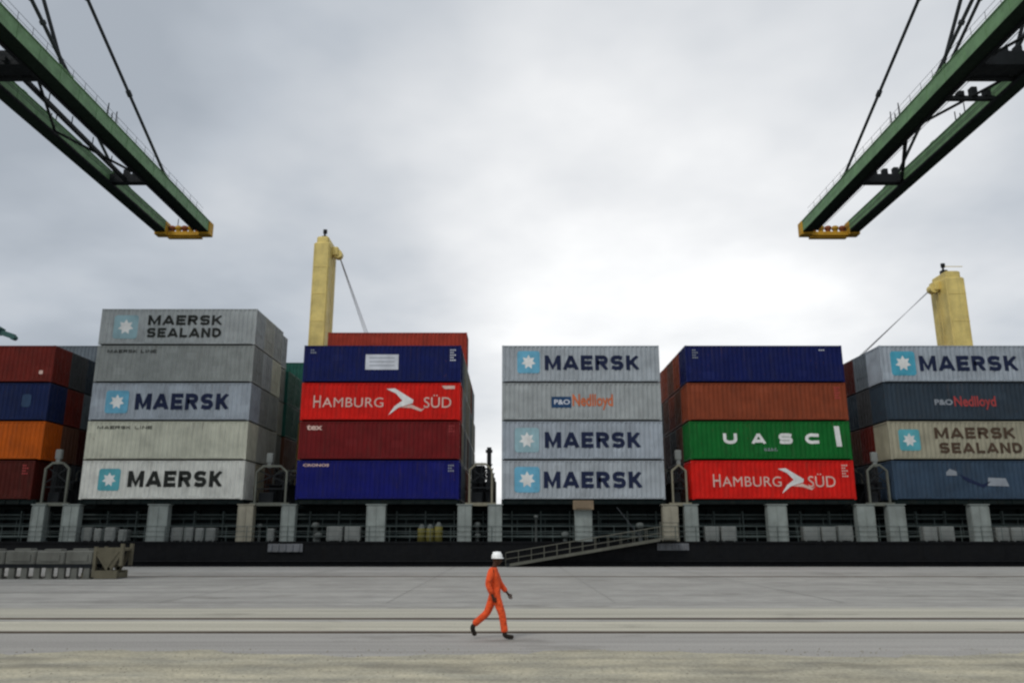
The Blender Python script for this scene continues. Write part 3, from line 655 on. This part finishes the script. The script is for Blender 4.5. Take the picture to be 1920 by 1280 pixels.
# deck cranes on the ship
def deck_crane(x, Y, zt, wd, label, side, jx, jy, jz):
    o = bpy.data.objects.new('deck_crane', None); C.objects.link(o); o.parent = ship; o.location = (x, Y - 60.3, 0); o['label'] = label
    d2 = 1.5
    g = MB(); g.box(-wd / 2, wd / 2, -d2, d2, 12, zt - 1.0, .12)
    g.box(-wd / 2 - .12, wd / 2 + .12, -d2 - .1, d2 + .1, 18.0, 18.25); g.box(-wd / 2 + .2, wd / 2 - .2, -d2 + .2, d2 - .2, zt - 1, zt - .35, .1)
    g.box(-wd / 2 + .1, -wd / 2 + .16, -d2 - .03, -d2, 12.2, zt - 1.3); g.box(wd / 2 - .16, wd / 2 - .1, -d2 - .03, -d2, 12.2, zt - 1.3)
    for k in range(5): g.box(-wd / 2 + .05, wd / 2 - .05, -d2 - .025, -d2, 16 + k * 2.6, 16.06 + k * 2.6)
    g.build('tower', m_yellow, o)
    g = MB(); g.lathe([(1.6, DK), (1.5, 8), (1.5, 12)], (0, 0, 0), 20); g.build('pedestal', m_yellow, o)
    g = MB(); sx = side
    g.box(min(sx * wd / 2, sx * (wd / 2 + .55)), max(sx * wd / 2, sx * (wd / 2 + .55)), -.5, .5, zt - 1.9, zt - 1.1, .05)
    g.tube([(sx * (wd / 2 + .5), -.35, zt - 1.75), (sx * (wd / 2 + .5), .35, zt - 1.75)], .42, 14)
    g.build('sheave_bracket', m_yellow, o)
    g = MB(); g.tube([(-.15, 0, zt - .35), (-.15, 0, zt + .75)], .09, 8); g.box(-.4, .15, -.25, .25, zt - .35, zt + .1, .04); g.box(-.3, .05, -.12, .12, zt + .4, zt + .8, .03); g.build('mast_light', m_steel, o)
    g = MB()                                          # ladder with hoops up the tower side
    lx = sx * (wd / 2 + .14)
    for yy in (-.25, .25): g.tube([(lx, yy, 13), (lx, yy, zt - 1.2)], .03, 6)
    for k in range(int((zt - 14) / .35)): g.tube([(lx, -.25, 13 + k * .35), (lx, .25, 13 + k * .35)], .015, 5)
    g.build('ladder', m_yellow, o)
    g = MB()
    for yy in (-.4, .0, .4): g.tube([(sx * (wd / 2 + .5), yy * .8, zt - 1.6), (jx + yy, jy, jz)], .028, 5)
    g.build('luffing_rope', plain('pale_rope', (.42, .43, .45)), o)
    g = MB()
    for yy in (-.9, .9): g.beam((yy, 1.6, 13.5), (jx + yy * .5, jy, jz), .35, .55)
    for k in range(8): q_ = k / 8; xx = jx * q_; yy = 1.6 + (jy - 1.6) * q_; zz = 13.5 + (jz - 13.5) * q_; g.beam((xx - .9 + .4 * q_, yy, zz), (xx + .9 - .4 * q_, yy, zz), .2, .3)
    g.build('jib', m_yellow, o)
    return o
xl, zt = P(611, 458, 72)
deck_crane(xl, 72, P(0, 462, 72)[1] + .9, 1.5, 'slim yellow crane tower rising behind the blue and red container stack', 1, 5.2, 23, 12.5)
xr, _ = P(1787, 560, 72)
deck_crane(P(1784, 600, 72)[0], 72, P(0, 526, 72)[1] + .9, 1.75, 'wider yellow crane tower behind the far right stack', -1, -10.4, 23, 13)
# tip of another deck crane at the left edge
g = SB(); x1, z1 = P(26, 633, 78); x0, z0 = P(-60, 585, 78); x2, z2 = P(2, 622, 78)
g.beam((x0, 78, z0), (x2, 78, z2), .9, .75); g.beam((x2, 78, z2 - .05), (x1, 78, z1 + .1), .5, .5); g.tube([(x1, 77.7, z1), (x1, 78.3, z1)], .25, 10)
g.tube([(x2 - 1, 78, z2 - .3), (x2 - 1, 78, DK)], .2, 8)
sb(g, 'jib_tip', paint('teal_jib', (.05, .12, .11)), 'dark teal jib tip above the far left stack')
# yellow drums on deck (loose things)
for i, (px, py, h, mt, lb) in enumerate(((790, 1013, .95, m_yellow, 'yellow drum on deck, nearer the grey pillar'), (806, 1013, .95, m_yellow, 'middle yellow drum on deck between two others'), (822, 1013, 1.1, m_yellow, 'yellow drum nearest the gap right of the blue stack'))):
    x, _ = P(px, py, 60.9); t_ = thing('drum', lb, 'drum', (x, 60.95, DK), 0, 'drums on the ship deck')
    g = MB(); g.lathe([(.28, 0), (.3, .02), (.3, .3), (.32, .32), (.3, .34), (.3, .62), (.32, .64), (.3, .66), (.3, h - .02), (.28, h)], n=16); g.build('barrel', paint('drum_yellow', (.13, .115, .03)), t_)
    g = MB(); g.lathe([(.25, h), (.25, h + .05), (.1, h + .3), (.05, h + .3)], n=12); g.build('cap', m_vent, t_)

# ------------------------------------------------------------------ gangway
t_ = thing('gangway', 'sloping grey gangway with handrails reaching up to the ship deck', 'gangway', (0, 59.3, 0))
a = P(948, 1063, 59.3); b_ = P(1238, 1014, 59.3)
m_gang = paint('gangway_grey', (.11, .11, .09), .5, .5, .35)
def gp(k, dz=0, dy=0): return (a[0] + (b_[0] - a[0]) * k, dy, a[1] + (b_[1] - a[1]) * k + dz)
for dy in (0, .85):
    g = MB(); g.beam(gp(0, .1, dy), gp(1, .1, dy), .08, .19); g.build('stringer', m_gang, t_)
    g = MB(); g.tube([gp(0, 1.0, dy), gp(1, 1.0, dy)], .028, 6); g.tube([gp(0, .55, dy), gp(1, .55, dy)], .018, 6)
    for k in range(13): g.tube([gp(k / 12, .1, dy), gp(k / 12, 1.0, dy)], .022, 6)
    g.build('handrail', m_gang, t_)
g = MB()
for k in range(44): q_ = (k + .5) / 44; c_ = gp(q_, .12); g.box(c_[0] - .12, c_[0] + .12, .04, .81, c_[2], c_[2] + .03)
g.build('tread', m_gang, t_)
g = MB(); g.box(b_[0], b_[0] + 1.4, -.05, 1.2, b_[1] + .1, b_[1] + .22)
for xx in (b_[0] + .05, b_[0] + 1.35): g.tube([(xx, 0, b_[1] + .2), (xx, 0, b_[1] + 1.35)], .035, 6)
g.tube([(b_[0], 0, b_[1] + 1.3), (b_[0] + 1.4, 0, b_[1] + 1.3)], .03, 6); g.build('platform', m_gang, t_)
g = MB(); g.tube([(a[0] + .15, -.06, .14), (a[0] + .15, .95, .14)], .14, 12); g.build('roller', m_steel, t_)
g = MB(); g.tube([(P(1205, 985, 59.3)[0], .4, b_[1] + .1), (P(1160, 960, 59.3)[0], .9, 4.2)], .03, 6); g.build('hoist_wire', m_rope, t_)

# ------------------------------------------------------------------ quay cranes
def quay_crane(name_label, Xc, hw, gw, side, extra):
    t_ = thing('quay_crane', name_label, 'crane', (Xc, 0, 0), 0, 'ship-to-shore cranes on the quay')
    ZG = 39.1; GH = 1.35; YT = 95.0; gw -= .2
    for s_ in (-1, 1):
        xo = s_ * (hw - gw / 2)
        g = MB(); g.box(xo - gw / 2, xo + gw / 2, -6, YT - 1.2, ZG, ZG + GH)
        for y_ in range(0, 94, 3): g.box(xo - gw / 2 - .03, xo + gw / 2 + .03, y_, y_ + .1, ZG - .02, ZG + GH + .02)   # web stiffeners
        g.box(xo - gw / 2 - .08, xo + gw / 2 + .08, -6, YT - 1.2, ZG + GH, ZG + GH + .06)
        gi = g.build('girder', m_green_boom, t_)
        g = MB(); g.box(xo - gw / 2 - .05, xo + gw / 2 + .05, -6, YT - 1.2, ZG - .05, ZG - .003); g.build('underside_shade_plate', m_underside_shade, gi)  # added plate below the girder, its dark colour standing in for shade
        g = MB(); xi = xo - s_ * (gw / 2 + .2)
        g.box(xi - .14, xi + .14, -6, YT - 2, ZG - .18, ZG - .02); g.build('trolley_rail', m_steel, t_)
        # maintenance walkway on the outer top edge
        g = MB(); xw = xo + s_ * (gw / 2 - .15)
        for z in (.5, 1.0): g.tube([(xw, 40, ZG + GH + z), (xw, YT - 3, ZG + GH + z)], .018, 5)
        for y_ in range(40, 92, 2): g.tube([(xw, y_, ZG + GH), (xw, y_, ZG + GH + 1.0)], .02, 5)
        g.build('handrail', m_steel, t_)
        # forestays and their lugs
        g = MB(); zt = ZG + GH
        for (y_, yb, zb_) in ((82, 45, 58.2), (62.2, 45, 49.3), (61.2, 45, 58.2)):
            g.box(xo - .12, xo + .12, y_ - .6, y_ + .5, zt, zt + .75)
        for y_ in (84.6, 64.5, 74): g.box(xo - .25, xo + .25, y_ - .35, y_ + .35, zt, zt + .5)
        g.build('stay_lug', m_green_boom, t_)
        for (y_, yb, zb_) in ((82, 45, 58.2), (62.2, 45, 49.3), (61.2, 45, 58.2)):
            g = MB()
            A_ = Vector((xo, y_, zt + .6)); B_ = Vector((xo * .9, yb, zb_)); g.tube([A_, B_], .16, 8)
            for k in range(1, 4): p_ = A_.lerp(B_, k * .25); q2 = A_.lerp(B_, k * .25 + .015); g.tube([p_, q2], .26, 8)
            g.build('forestay', m_rope, t_)
        # small aerials on the girder
        g = MB()
        for y_ in (68.6, 69.4, 70.2): g.tube([(xo + s_ * .2, y_, zt), (xo + s_ * .2, y_, zt + (1.7 if y_ != 69.4 else 1.1))], .05, 6)
        g.build('floodlight_post', m_steel, t_)
    for (y_, h, w_, nz_) in ((80.0, .95, .9, 1), (58.3, 1.25, 1.6, 1), (59.8, .8, .5, 1), (63.0, .35, .4, extra), (48.5, 1.0, 1.0, 1), (30, 1, 1, 1), (10, 1, 1, 1)):
        if not nz_: continue
        g = MB(); g.box(-hw + gw, hw - gw, y_ - w_ / 2, y_ + w_ / 2, ZG + .05, ZG + .05 + h)
        rr = random.Random(int(y_))
        for k in range(4):
            xx = -hw + gw + .6 + k * (2 * hw - 2 * gw - 1.2) / 3; hh = rr.uniform(.3, .95); g.box(xx - .3, xx + .25, y_ - .3, y_ + .3, ZG + h + .05, ZG + h + hh, .04)
        g.build('cross_beam', m_steel, t_)
    if not extra:
        g = MB(); g.beam((.4, 57, ZG + .3), (-.4 * side, 80, ZG + .3), .3, .4)
        for k in range(5): g.tube([(.2 - k * .1, 60 + k * 4, ZG + .5), (.2 - k * .1, 60 + k * 4, ZG + 1.3)], .05, 6)
        g.build('festoon_rail', m_steel, t_)
    else:
        g = MB(); g.tube([(-hw + gw + .2, 70, ZG + .3), (hw - gw - .1, 80, ZG + .3)], .09, 6); g.build('diagonal_tie', m_steel, t_)
    g = MB()                                            # horizontal wind bracing between the girders
    for (ya, yb) in ((48.5, 58.3), (58.3, 69), (69, 80)):
        if ya == 69: g.tube([(-hw + gw, ya, ZG + .35), (hw - gw, yb, ZG + .35)], .13, 8)
        else: g.tube([(hw - gw, ya, ZG + .35), (-hw + gw, yb, ZG + .35)], .13, 8)
    g.build('wind_brace', m_steel, t_)
    for s_ in (-1, 1):                                  # hoist ropes and festoon loops slung inside the girders
        g = MB(); xr2 = s_ * (hw - gw - .75)
        for o2 in (0, .22): g.tube([(xr2 + o2, 10, ZG + .2), (xr2 + o2, YT - 1, ZG + .2)], .028, 5)
        g.build('hoist_rope', m_rope, t_)
    # yellow end frame with bumpers
    g = MB(); g.box(-hw + .1, hw - .1, YT - .6, YT, ZG - .25, ZG + .25, .05)
    for s_ in (-1, 1):
        x0_, x1_ = sorted((s_ * (hw + .15), s_ * (hw - gw - .1))); g.box(x0_, x1_, YT - 1.2, YT + .1, ZG - .3, ZG + GH + .1, .08)
    g.box(-hw + 1.2, hw - 1.2, YT - .3, YT + .3, ZG - .5, ZG - .25)
    g.build('end_frame', m_boomyel, t_)
    for k in range(5):
        xx = -hw + 1.7 + k * (2 * hw - 3.4) / 4; g = MB(); g.lathe([(.3, 0), (.3, .25), (.42, .35), (.42, .7), (.25, .8)], (xx, YT - .3, ZG + .25), 10)
        g.build('bumper', m_boomyel if k % 2 else paint('rust_bumper', (.28, .08, .03)), t_)
    g = MB(); g.tube([(-.9, YT - .4, ZG + .9), (-.9, YT - .4, ZG + 2.0)], .05, 6); g.build('beacon_post', m_steel, t_)
    # portal: legs, sills, upper frame (beyond the picture's edges)
    lw = 5.2
    for s_ in (-1, 1):
        for y_ in (45.0, 19.1):
            g = MB(); g.box(s_ * lw - .5, s_ * lw + .5, y_ - .6, y_ + .6, 1.4, ZG - .6 if y_ > 30 else ZG + .2); g.build('leg', m_green_boom, t_)
            g = MB()
            for k in (-1, 1): g.box(s_ * lw + k * .9 - .5, s_ * lw + k * .9 + .5, y_ - .35, y_ + .35, .25, 1.4, .06)
            for k in (-1.3, -.5, .5, 1.3): g.tube([(s_ * lw + k, y_ - .1, .3), (s_ * lw + k, y_ + .1, .3)], .28, 14)
            g.build('bogie', m_steel, t_)
        g = MB(); g.box(s_ * lw - .35, s_ * lw + .35, 19.7, 44.4, 14.5, 16); g.beam((s_ * lw, 20, 16), (s_ * lw, 44, ZG - 1), .5, .5); g.build('side_frame', m_green_boom, t_)
        g = MB(); g.beam((s_ * lw, 45, ZG - .5), (s_ * hw * .8, 45, 58.5), .9, .9); g.build('apex_leg', m_green_boom, t_)
    for y_ in (45.0, 19.1):
        g = MB(); g.box(-lw + .5, lw - .5, y_ - .5, y_ + .5, ZG + GH + .1, ZG + GH + 1.5); g.box(-lw + .5, lw - .5, y_ - .4, y_ + .4, 2.0, 3.0) if y_ < 0 else None; g.build('portal_beam', m_green_boom, t_)
    g = MB(); g.box(-hw, hw, 44.5, 45.5, 58, 59); g.build('apex_beam', m_green_boom, t_)
quay_crane('green crane boom with yellow tip reaching in from the upper left', -41.25, 3.3, 1.4, 1, 0)
quay_crane('green crane boom with yellow tip reaching in from the upper right', 39.85, 3.5, 1.35, -1, 1)

# ------------------------------------------------------------------ spreader on the quay, bottom left
YS = 42.6; xr_, _ = P(235, 1060, YS)
t_ = thing('container_spreader', 'long grey steel spreader frame with yellow end lying on the quay at left', 'spreader', (xr_ - 6.3, YS + .6, 0))
m_spr = paint('spreader_grey', (.15, .15, .13), .55, .6, .4); m_spy = paint('spreader_yellow', (.14, .125, .085), .55, .6, .5)
for s_, nm in ((-1, 'rail_beam'), (1, 'rail_beam')):
    g = MB(); g.box(-6.1, 4.6, s_ * .55 - .12, s_ * .55 + .12, .55, .72); g.build(nm, m_steel, t_)
for k in range(17):
    xx = -5.9 + k * .64; g = MB()
    for s_ in (-1, 1):
        g = MB(); g.box(xx - .13, xx + .17, s_ * .55 - .1, s_ * .55 + .1, .051, .55); g.box(xx - .2, xx + .24, s_ * .55 - .16, s_ * .55 + .16, 0, .05); g.build('leg', m_spr, t_)
rr = random.Random(5)
for k, (xa, xb) in enumerate(((-6.1, -4.0), (-3.95, -1.6), (-1.56, .0), (.04, 1.6), (1.64, 3.1), (3.14, 4.55))):
    g = MB(); zt = 1.32 + rr.uniform(-.04, .1); g.box(xa, xb, -.55, .55, .74, zt, .06)
    g.box(xa + .25, xb - .25, -.59, -.55, .88, zt - .2)
    xm = (xa + xb) / 2; g.box(xm - .5, xm + .35, -.3, .3, zt, zt + .1, .03)
    g.build('housing', m_spr, t_)
g = MB()
for yy in (-.52, .52):
    g.box(5.95, 6.1, yy - .09, yy + .09, .65, 1.75); g.box(4.6, 4.75, yy - .09, yy + .09, .1, 1.6)
    g.box(4.75, 5.95, yy - .08, yy + .08, 1.35, 1.55); g.box(4.75, 5.9, yy - .1, yy + .1, .02, .42)
    g.beam((4.75, yy, 1.35), (5.45, yy, .42), .12, .22); g.beam((5.95, yy, 1.35), (5.45, yy, .42), .12, .22)
g.add([(4.85, -.62, 1.35), (5.9, -.62, 1.35), (5.42, -.62, .6)], [(0, 1, 2)]); g.box(4.75, 6.05, -.44, .44, 1.4, 1.52); g.box(4.0, 5.9, -.44, .44, .05, .3)
g.build('end_frame', m_spy, t_)

# ------------------------------------------------------------------ the walking worker
PX, PY = P(925, 1190, 17.96)[0], 17.96
man = thing('person', 'person in orange coveralls and white hard hat walking right across the quay', 'person', (PX, PY, 0))
skin = plain('dark_skin', (.055, .028, .018), .5)
orange = bpy.data.materials.new('orange_cloth'); orange.use_nodes = True
t = orange.node_tree; b = t.nodes['Principled BSDF']; tcx = N('ShaderNodeTexCoord', t)
nzz = N('ShaderNodeTexNoise', t, i_Scale=7, i_Detail=4); t.links.new(tcx.outputs['Object'], nzz.inputs[0])
t.links.new(mix_n(t, 1.0, (.80, .085, .012), ramp_n(t, nzz.outputs[0], [(.3, .75), (.7, 1.1)]), 'MULTIPLY'), b.inputs['Base Color']); b.inputs['Roughness'].default_value = .85
nb = N('ShaderNodeTexNoise', t, i_Scale=9, i_Detail=4); t.links.new(tcx.outputs['Object'], nb.inputs[0])
bp = N('ShaderNodeBump', t, i_Strength=1.0, i_Distance=.07); t.links.new(nb.outputs[0], bp.inputs['Height']); t.links.new(bp.outputs[0], b.inputs['Normal'])
def skinned(name, verts, edges, radii, root, mat, parent, sub=2, extra=None):
    me = bpy.data.meshes.new(name); me.from_pydata(verts, edges, []); o = bpy.data.objects.new(name, me); C.objects.link(o)
    md = o.modifiers.new('s', 'SKIN'); md.use_smooth_shade = True
    for i, v in enumerate(me.skin_vertices[0].data):
        r = radii[i]; v.radius = r if isinstance(r, tuple) else (r, r); v.use_root = (i in root)
    sm = o.modifiers.new('u', 'SUBSURF'); sm.levels = sub; sm.render_levels = sub
    me2 = bpy.data.meshes.new_from_object(o.evaluated_get(bpy.context.evaluated_depsgraph_get()))
    bpy.data.objects.remove(o); bpy.data.meshes.remove(me)
    if extra:
        vs = [tuple(v.co) for v in me2.vertices]; fs = [tuple(p.vertices) for p in me2.polygons]
        mb = MB(); mb.add(vs, fs, True)
        for ev, ef in extra: mb.add(ev, ef, True)
        me2 = mb.mesh(name)
    for p in me2.polygons: p.use_smooth = True
    me2.name = name; me2.materials.append(mat); return put(name, me2, parent)
# joints, x forward (walking right), y left of him is +Y (far side), z up
hip = (.03, 0, .93)
J = dict(pel=hip, waist=(.02, 0, 1.06), chest=(-.01, 0, 1.27), neck0=(.0, 0, 1.43), neck=(.025, 0, 1.50), head=(.06, 0, 1.60),
         # far (left, +y) leg trails? near (right, -y) leg forward
         hR=(.05, -.095, .88), kR=(.19, -.10, .49), aR=(.25, -.10, .09), tR=(.40, -.11, .045),
         hL=(.01, .095, .88), kL=(-.14, .10, .51), aL=(-.46, .10, .235), tL=(-.42, .11, .05),
         sR=(-.04, -.175, 1.385), eR=(-.12, -.235, 1.12), wR=(-.02, -.235, .89),
         sL=(.01, .175, 1.385), eL=(.12, .23, 1.13), wL=(.29, .20, .92))
names = list(J); idx = {n: i for i, n in enumerate(names)}
ED = [('pel', 'waist'), ('waist', 'chest'), ('chest', 'neck0'), ('neck0', 'neck'), ('neck', 'head'), ('pel', 'hR'), ('hR', 'kR'), ('kR', 'aR'), ('aR', 'tR'),
      ('pel', 'hL'), ('hL', 'kL'), ('kL', 'aL'), ('aL', 'tL'), ('chest', 'sR'), ('sR', 'eR'), ('eR', 'wR'), ('chest', 'sL'), ('sL', 'eL'), ('eL', 'wL')]
RB = dict(pel=(.12, .10), waist=(.11, .09), chest=(.13, .10), neck0=.06, neck=.05, head=.075, hR=.08, kR=.052, aR=.038, tR=.03, hL=.08, kL=.052, aL=.038, tL=.03,
          sR=.05, eR=.038, wR=.026, sL=.05, eL=.038, wL=.026)
verts = [J[n] for n in names]; edges = [(idx[a], idx[b_]) for a, b_ in ED]; rad = [RB[n] for n in names]; roots = {0}
def hand(w_key, e_key, ysgn):
    w_, e_ = Vector(J[w_key]), Vector(J[e_key]); d = (w_ - e_).normalized(); out = Vector((0, ysgn, 0)); fwd = d.cross(out).normalized()
    if fwd.x < 0: fwd = -fwd
    palm = w_ + d * .085; i0 = len(verts)
    verts.append(tuple(palm)); rad.append((.036, .018)); edges.append((idx[w_key], i0))
    for k in range(4):
        b0 = palm + fwd * (.030 - .020 * k); ln = (.075, .085, .08, .062)[k]; curl = -out * (.010 + .006 * k)
        j = len(verts); verts.extend([tuple(b0 - d * .02), tuple(b0 + d * .02), tuple(b0 + d * (ln * .55) + curl), tuple(b0 + d * (ln * .95) + curl * 2.6)])
        rad.extend([.010, .010, .009, .007]); edges.extend([(j, j + 1), (j + 1, j + 2), (j + 2, j + 3)]); roots.add(j)
    j = len(verts); verts.extend([tuple(palm + fwd * .018 - d * .035), tuple(palm + fwd * .045 - d * .005 - out * .01), tuple(palm + fwd * .058 + d * .028 - out * .02)])
    rad.extend([.012, .011, .009]); edges.extend([(j, j + 1), (j + 1, j + 2)]); roots.add(j)
hand('wR', 'eR', -1); hand('wL', 'eL', 1)
# head surface: skull, jaw, nose, brow, lips, ears
def headmesh(c_):
    vs = []; fs = []; n, m_ = 28, 20
    for i in range(m_ + 1):
        th = math.pi * i / m_
        for k in range(n):
            ph = 2 * math.pi * k / n; x = math.sin(th) * math.cos(ph); y_ = math.sin(th) * math.sin(ph); z = math.cos(th)
            sx, sy, sz = .100, .076, .122
            if z < 0: sx *= 1 - .18 * (-z); sy *= 1 - .30 * (-z)
            X, Y_, Z_ = x * sx, y_ * sy, z * sz
            if x > .55:
                fr = (x - .55) / .45; g1 = math.exp(-((y_ / .16) ** 2))
                X += .026 * g1 * math.exp(-((z + .22) / .16) ** 2) * fr + .010 * math.exp(-((z + .62) / .10) ** 2) * fr * math.exp(-((y_ / .3) ** 2))
                X += .008 * math.exp(-((z - .18) / .10) ** 2) * fr - .012 * math.exp(-((z - .0) / .10) ** 2) * math.exp(-(((abs(y_) - .38) / .14) ** 2)) * fr
                X += .010 * math.exp(-((z + .88) / .12) ** 2) * fr
            vs.append((c_[0] + X, c_[1] + Y_, c_[2] + Z_))
    for i in range(m_):
        for k in range(n): fs.append((i * n + k, (i + 1) * n + k, (i + 1) * n + (k + 1) % n, i * n + (k + 1) % n))
    return vs, fs
HC = (.075, 0, 1.615)
ears = []
for s_ in (-1, 1):
    mb = MB(); mb.lathe([(.004, -.034), (.016, -.026), (.021, 0), (.018, .022), (.006, .033)], (HC[0] - .008, s_ * .078, HC[2] - .015), 10, 1, .45); ears.append((mb.v, mb.f))
body = skinned('body', verts, edges, rad, roots, skin, man, 2, [headmesh(HC)] + ears)
# coverall: follows the body with slack
CE = [e for e in ED if 'neck' not in e and 'head' not in e[1]]
CJ = dict(J); CJ['wR'] = tuple(Vector(J['wR']).lerp(Vector(J['eR']), .08)); CJ['wL'] = tuple(Vector(J['wL']).lerp(Vector(J['eL']), .08))
CJ['neck0'] = (.0, 0, 1.455)
CJ['aR'] = (.245, -.10, .125); CJ['aL'] = (-.435, .10, .27)
cn = [n for n in names if n not in ('neck', 'head', 'tR', 'tL')]
CR = dict(pel=(.145, .125), waist=(.145, .135), chest=(.165, .15), neck0=(.09, .085), hR=.105, kR=.083, aR=.082, hL=.105, kL=.083, aL=.08, sR=.09, eR=.07, wR=.056, sL=.09, eL=.07, wL=.054)
cv = [CJ[n] for n in cn]; cr = [CR[n] for n in cn]; ci = {n: i for i, n in enumerate(cn)}
def mid(a_, b2, k, r, dx_=0):
    i = len(cv); p_ = Vector(CJ[a_]).lerp(Vector(CJ[b2]), k); cv.append((p_.x + dx_, p_.y, p_.z)); cr.append(r); return i
cedges = []
for a_, b2 in ED:
    if a_ not in ci or b2 not in ci: continue
    if (a_, b2) in (('kR', 'aR'), ('kL', 'aL'), ('hR', 'kR'), ('hL', 'kL')):
        i = mid(a_, b2, .5, .095 if a_[0] == 'h' else .078); cedges += [(ci[a_], i), (i, ci[b2])]
    else: cedges.append((ci[a_], ci[b2]))
cov = skinned('coverall', cv, cedges, cr, {0}, orange, man, 2)
# boots
bootm = plain('boot_black', (.02, .015, .012), .5)
def boot(an, toe, flat):
    an, toe = Vector(an), Vector(toe); d = (toe - an).normalized()
    v = [an + Vector((-.005, 0, .09)) if flat else an - (toe - an).normalized() * .02 + Vector((.03, 0, .08)), an + Vector((-.02, 0, -.02)) if flat else an]
    if flat: v = [(an.x - .01, an.y, .17), (an.x - .02, an.y, .07), (an.x + .09, an.y, .055), (an.x + .185, an.y, .045)]
    else: v = [(an.x + .06, an.y, an.z + .07), (an.x, an.y, an.z - .02), (an.x + .035, an.y, an.z - .10), (an.x + .085, an.y, .05)]
    return skinned('boot', v, [(0, 1), (1, 2), (2, 3)], [.055, .062, .052, .042], {0}, bootm, man, 2)
boot((.25, -.10, .09), (.40, -.11, .045), True); boot((-.46, .10, .235), (-.42, .11, .05), False)
# hi-vis collar strip and hard hat
g = MB(); pts = []
hc = (HC[0] - .004, 0, HC[2] + .045)
g.lathe([(.106, -.012), (.110, .01), (.109, .036), (.101, .066), (.085, .094), (.061, .114), (.032, .126), (.004, .130)], hc, 28, 1.08, .92)
g.lathe([(.104, -.016), (.122, -.016), (.120, -.006), (.106, 0)], (hc[0] + .014, 0, hc[2]), 24, 1.12, .9)
g.beam((hc[0] - .09, 0, hc[2] + .098), (hc[0] + .08, 0, hc[2] + .098), .03, .05)
g.build('hard_hat', plain('helmet_white', (.85, .85, .83), .35), man)
